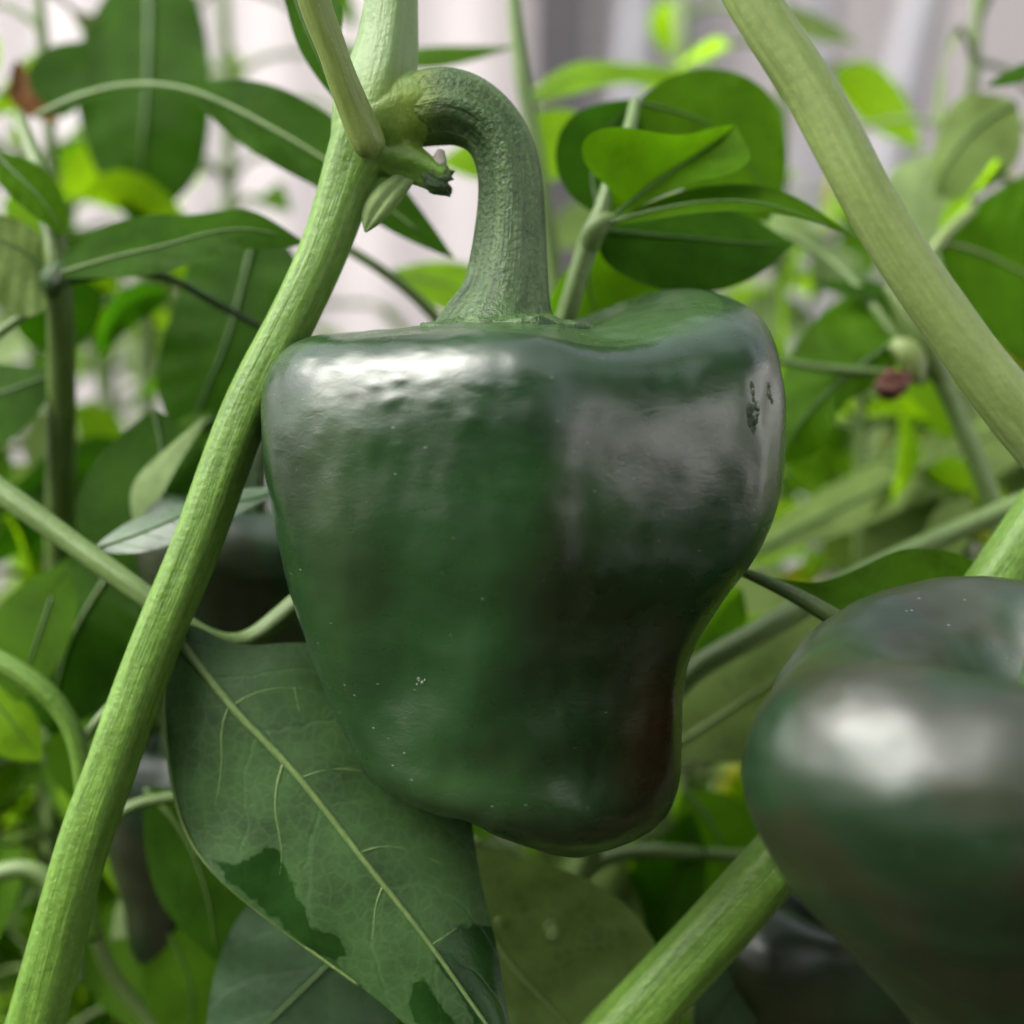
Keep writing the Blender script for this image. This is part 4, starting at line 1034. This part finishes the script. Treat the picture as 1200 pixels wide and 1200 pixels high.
# ------------------------------------------------------------------ plants farther back: own stem, leafstalks and leaves each
def proto_leaf(seed, aspect, droop, fold):
    rng = random.Random(seed); nu, nv = 7, 2; V = []; uv = []
    for j in range(-nv, nv + 1):
        for i in range(nu):
            u = i / (nu - 1); v = j / nv
            w = aspect * .5 * math.sin(math.pi * u ** .72) ** .9 if 0 < u < 1 else 0
            x = u; y = w * v
            z = -droop * u * u + fold * abs(y) + .02 * math.sin(u * 9 + v * 3 + seed)
            V.append((x, y, z)); uv.append((u, v, rng.random()))
    return to_mesh('leaf', V, grid_faces(2 * nv + 1, nu), {'lf': uv})
PROTO = {}
def plant_far(label, x, d, top, spread, nleaf, size, pal, seed, stemmat='olive', x1=None, gap=None, group=None):
    """x: pixel column of the stem foot, d: depth, top: pixel row of its tip"""
    rng = random.Random(seed); t = thing('pepper_plant', label, 'plant', group)
    k = U * (D + d) / D
    foot = W(x, 600, d); foot[2] = 0.0
    tip = W(x if x1 is None else x1, top, d)
    t.location = foot
    P = []; nseg = 7
    for i in range(nseg):
        f = i / (nseg - 1); p = foot * (1 - f) + tip * f
        w = math.sin(math.pi * f)
        P.append((p[0] - foot[0] + rng.uniform(-60, 60) * k * w, p[1] - foot[1] + rng.uniform(-60, 60) * k * w, p[2] + (-.012 if i == 0 else 0), (15 - 8 * f) * k))
    V, F, sa = tube_geo(P, n=40, m=8, world=True); add('stem', to_mesh('stem', V, F, {'sc': sa}), ST[stemmat], t)
    path = spl(P, 80)
    zmin = W(0, 1330, d)[2]
    for i in range(nleaf):
        while True:
            f = rng.random(); q = path[int(f * 79)]
            if q[2] > zmin: break
        a = rng.uniform(0, 2 * math.pi); el = rng.uniform(-.25, .9)
        dr = np.array([math.cos(a) * math.cos(el), math.sin(a) * math.cos(el), math.sin(el)])
        ln = rng.uniform(.25, 1.0) * spread * k
        b = q[:3] + dr * ln + np.array([0, 0, -.15 * ln])
        if b[1] + foot[1] > YW - .15: b[1] = YW - .15 - foot[1]
        mid = (q[:3] + b) / 2 + np.array([0, 0, .12 * ln])
        V, F, sa = tube_geo([(*q[:3], 5 * k), (*mid, 4 * k), (*b, 3 * k)], n=8, m=6, world=True, cap=False)
        add('leafstalk', to_mesh('leafstalk', V, F, {'sc': sa}), ST[stemmat], t)
        mat = rng.choice(pal); pk = (mat, rng.randrange(4))
        if pk not in PROTO:
            me = proto_leaf(pk[1] + 3, (.48, .56, .42, .62)[pk[1]], (.35, .15, .5, .25)[pk[1]], (.25, .5, .1, .4)[pk[1]])
            me.materials.append(LF[mat]); PROTO[pk] = me
        o = bpy.data.objects.new('leaf', PROTO[pk]); col.objects.link(o); o.parent = t
        o.location = b
        s = rng.uniform(.6, 1.25) * size * k; o.scale = (s, s * rng.uniform(.8, 1.15), s)
        yaw = a + rng.uniform(-.8, .8)
        o.rotation_euler = (rng.uniform(-1.0, 1.0), rng.uniform(-.2, 1.1), yaw)
    return t

B, Md, Dk, O_, Pl, Ye = 'bright', 'mid', 'dark', 'olive', 'pale', 'yellow'
plant_far('bright leafed plant far behind at the top left corner', 40, 900, -60, 150, 34, 170, [B, B, Md, O_], 1)
plant_far('plant behind the broad leaves at the left, between the joint and the diagonal stem', 175, 1100, 20, 150, 26, 150, [B, B, Md], 2)
plant_far('thinly leaved plant far back at the left edge, against the pale wall', 110, 1700, 300, 190, 30, 130, [Pl, B, Md, Dk], 3, 'olive')
plant_far('dark leafed plant low at the left behind the pale straight branch', 60, 650, 640, 150, 34, 170, [Md, B, Dk], 4)
plant_far('plant in shade low down just left of the big veined leaf', 230, 800, 520, 130, 40, 170, [Dk, Md, B], 5)
plant_far('plant behind the left half of the central pepper', 400, 900, 420, 160, 30, 170, [B, Md, Md], 6)
plant_far('low bushy plant far behind at the bottom left corner', 120, 1500, 800, 220, 60, 150, [Pl, B, O_, B], 7)
plant_far('plant behind the lower end of the central pepper', 640, 700, 850, 150, 34, 150, [B, Md, B, O_], 8)
plant_far('plant with bright leaves behind the gap between the two peppers', 820, 900, 720, 180, 64, 160, [B, B, B, Md, O_], 9)
plant_far('bushy plant behind the bottom right corner', 960, 700, 960, 160, 30, 160, [Dk, Md, Dk], 10)
plant_far('bright plant with yellowing tips at the top right corner', 1150, 1000, -60, 200, 80, 140, [B, B, Ye, O_, Pl], 11)
plant_far('pale leafed plant far back at the right, level with the pepper scar', 1000, 1500, 300, 240, 60, 150, [Pl, B, Ye, Pl], 12)
plant_far('bright plant right of the pepper waist, above the close pepper', 1050, 1100, 430, 210, 80, 150, [B, Ye, B, B, Pl], 13)
plant_far('plant behind the right edge, half hidden by the thick pale stem', 1240, 800, 250, 190, 50, 170, [B, B, B, O_], 14)
plant_far('thin plant far behind, between the grey pipes at the top', 830, 1900, 60, 120, 16, 110, [B, Pl, O_], 15)
plant_far('far plant behind the centre, mostly hidden by the pepper', 560, 2200, 560, 250, 40, 140, [Md, B, Pl], 16)
plant_far('tall plant at the far right side of the pale wall', 1120, 2600, 240, 300, 50, 150, [B, Pl, Ye, Md], 17)
plant_far('bright bushy plant behind the withered flower and the pepper shoulder', 1010, 850, 380, 120, 34, 150, [B, B, B, O_], 19)
plant_far('plant with large bright leaves in the upper right, left of the slanting grey pipe', 920, 1200, 20, 110, 26, 150, [B, B, Pl], 20)
plant_far('bright leaved plant behind the left edge, level with the big leaf', -20, 800, 560, 150, 40, 160, [B, B, B, Md], 21)
plant_far('small leaved plant far behind the top left leaves', 260, 1500, -60, 190, 70, 105, [B, B, Pl, Md], 31)
plant_far('small leaved plant far behind the left edge, above the pale straight branch', 20, 1250, 120, 180, 70, 110, [B, Md, Pl], 32)
plant_far('small leaved plant low at the left, seen between the stems', 150, 1050, 560, 200, 80, 110, [B, B, Md, Pl], 33)
plant_far('small leaved plant far behind the sprig, at the top right of the arch', 800, 1500, -20, 170, 40, 105, [B, Pl, B], 34)
plant_far('small leaved plant behind the bottom centre', 520, 900, 900, 200, 60, 110, [B, Md, Pl], 35)
plant_far('tall plant at the far left side of the pale wall', 60, 3000, 350, 280, 60, 150, [B, Pl, Pl], 18)

# ------------------------------------------------------------------ unseen surroundings added for the glossy skin to mirror
M_WHITE = simple_mat('white_sheeting', (0.74, 0.72, 0.73), (0.8, 0.79, 0.8), 3, .5, .1)
ys = np.linspace(-4.2, 1.1, 500); pr = -.05 * (np.abs(((ys + .3) % .9) - .45) < .03)
V = [(2.0 + p, y, z) for z in (.02, 1.30) for y, p in zip(ys, pr)] + [(2.03 + p, y, z) for z in (1.30, .02) for y, p in zip(ys, pr)]
tag(add('side_wall', to_mesh('side_wall', V, grid_faces(4, 500)), M_WHITE), kind='structure')
hg = add('hedge', foliage_mass('hedge', '', [((x + .15 * math.sin(x * 9), -2.3 - .3 * abs(math.sin(x * 3)), z + .07 * math.sin(x * 7)), (.5, .35, .36)) for x in np.arange(-2.4, .4, .2) for z in (.25, .6, .95, 1.2)], 24000, .08, None, 3, 'stuff'), LF['dark'])
tag(hg, kind='stuff')
tr_ = thing('added_tree', 'dark broad crown and trunk added unseen to be mirrored, beyond the white side wall', 'added_tree'); tr_.location = (4.6, -2.0, 0)  # added out of view, darkens the reflection above the white wall
add('crown', foliage_mass('crown', '', [((x, y, z), (1.1, 1.1, .9)) for x in (-.3, .6) for y in (-2.4, -.9, .6, 2.0) for z in (2.2, 3.4, 4.4)], 16000, .22, None, 4, 'stuff'), LF['dark'], tr_)
V, F, sa = tube_geo([(0, 0, -.05, .16), (.05, 0, 1.2, .13), (0, .1, 2.6, .09), (.1, 0, 4.0, .04)], n=20, m=12, world=True)
add('trunk', to_mesh('trunk', V, F, {'sc': sa}), ST['olive'], tr_)
t2 = thing('added_tree', 'dark foliage and trunk added unseen behind the lens to be mirrored, past the hedge', 'added_tree'); t2.location = (.35, -5.2, 0)  # added out of view, darkens the reflection straight behind the lens
add('crown', foliage_mass('crown', '', [((x, 0, z), (.7, .7, .7)) for x in (-.6, .3) for z in (1.7, 2.8, 3.8)], 9000, .2, None, 5, 'stuff'), LF['dark'], t2)
V, F, sa = tube_geo([(0, 0, -.05, .12), (.05, 0, 1.2, .10), (0, .1, 2.4, .06), (.1, 0, 3.6, .03)], n=20, m=12, world=True)
add('trunk', to_mesh('trunk', V, F, {'sc': sa}), ST['olive'], t2)
# low green growth added over the soil to turn its brown reflection green
gc = add('added_ground_cover', foliage_mass('added_ground_cover', '', [((x, y, .02), (.35, .35, .07)) for x in np.arange(-2.6, 2.0, .4) for y in np.arange(-2.4, 2.4, .4)], 15000, .09, None, 7, 'stuff'), LF['dark'])
tag(gc, kind='stuff')
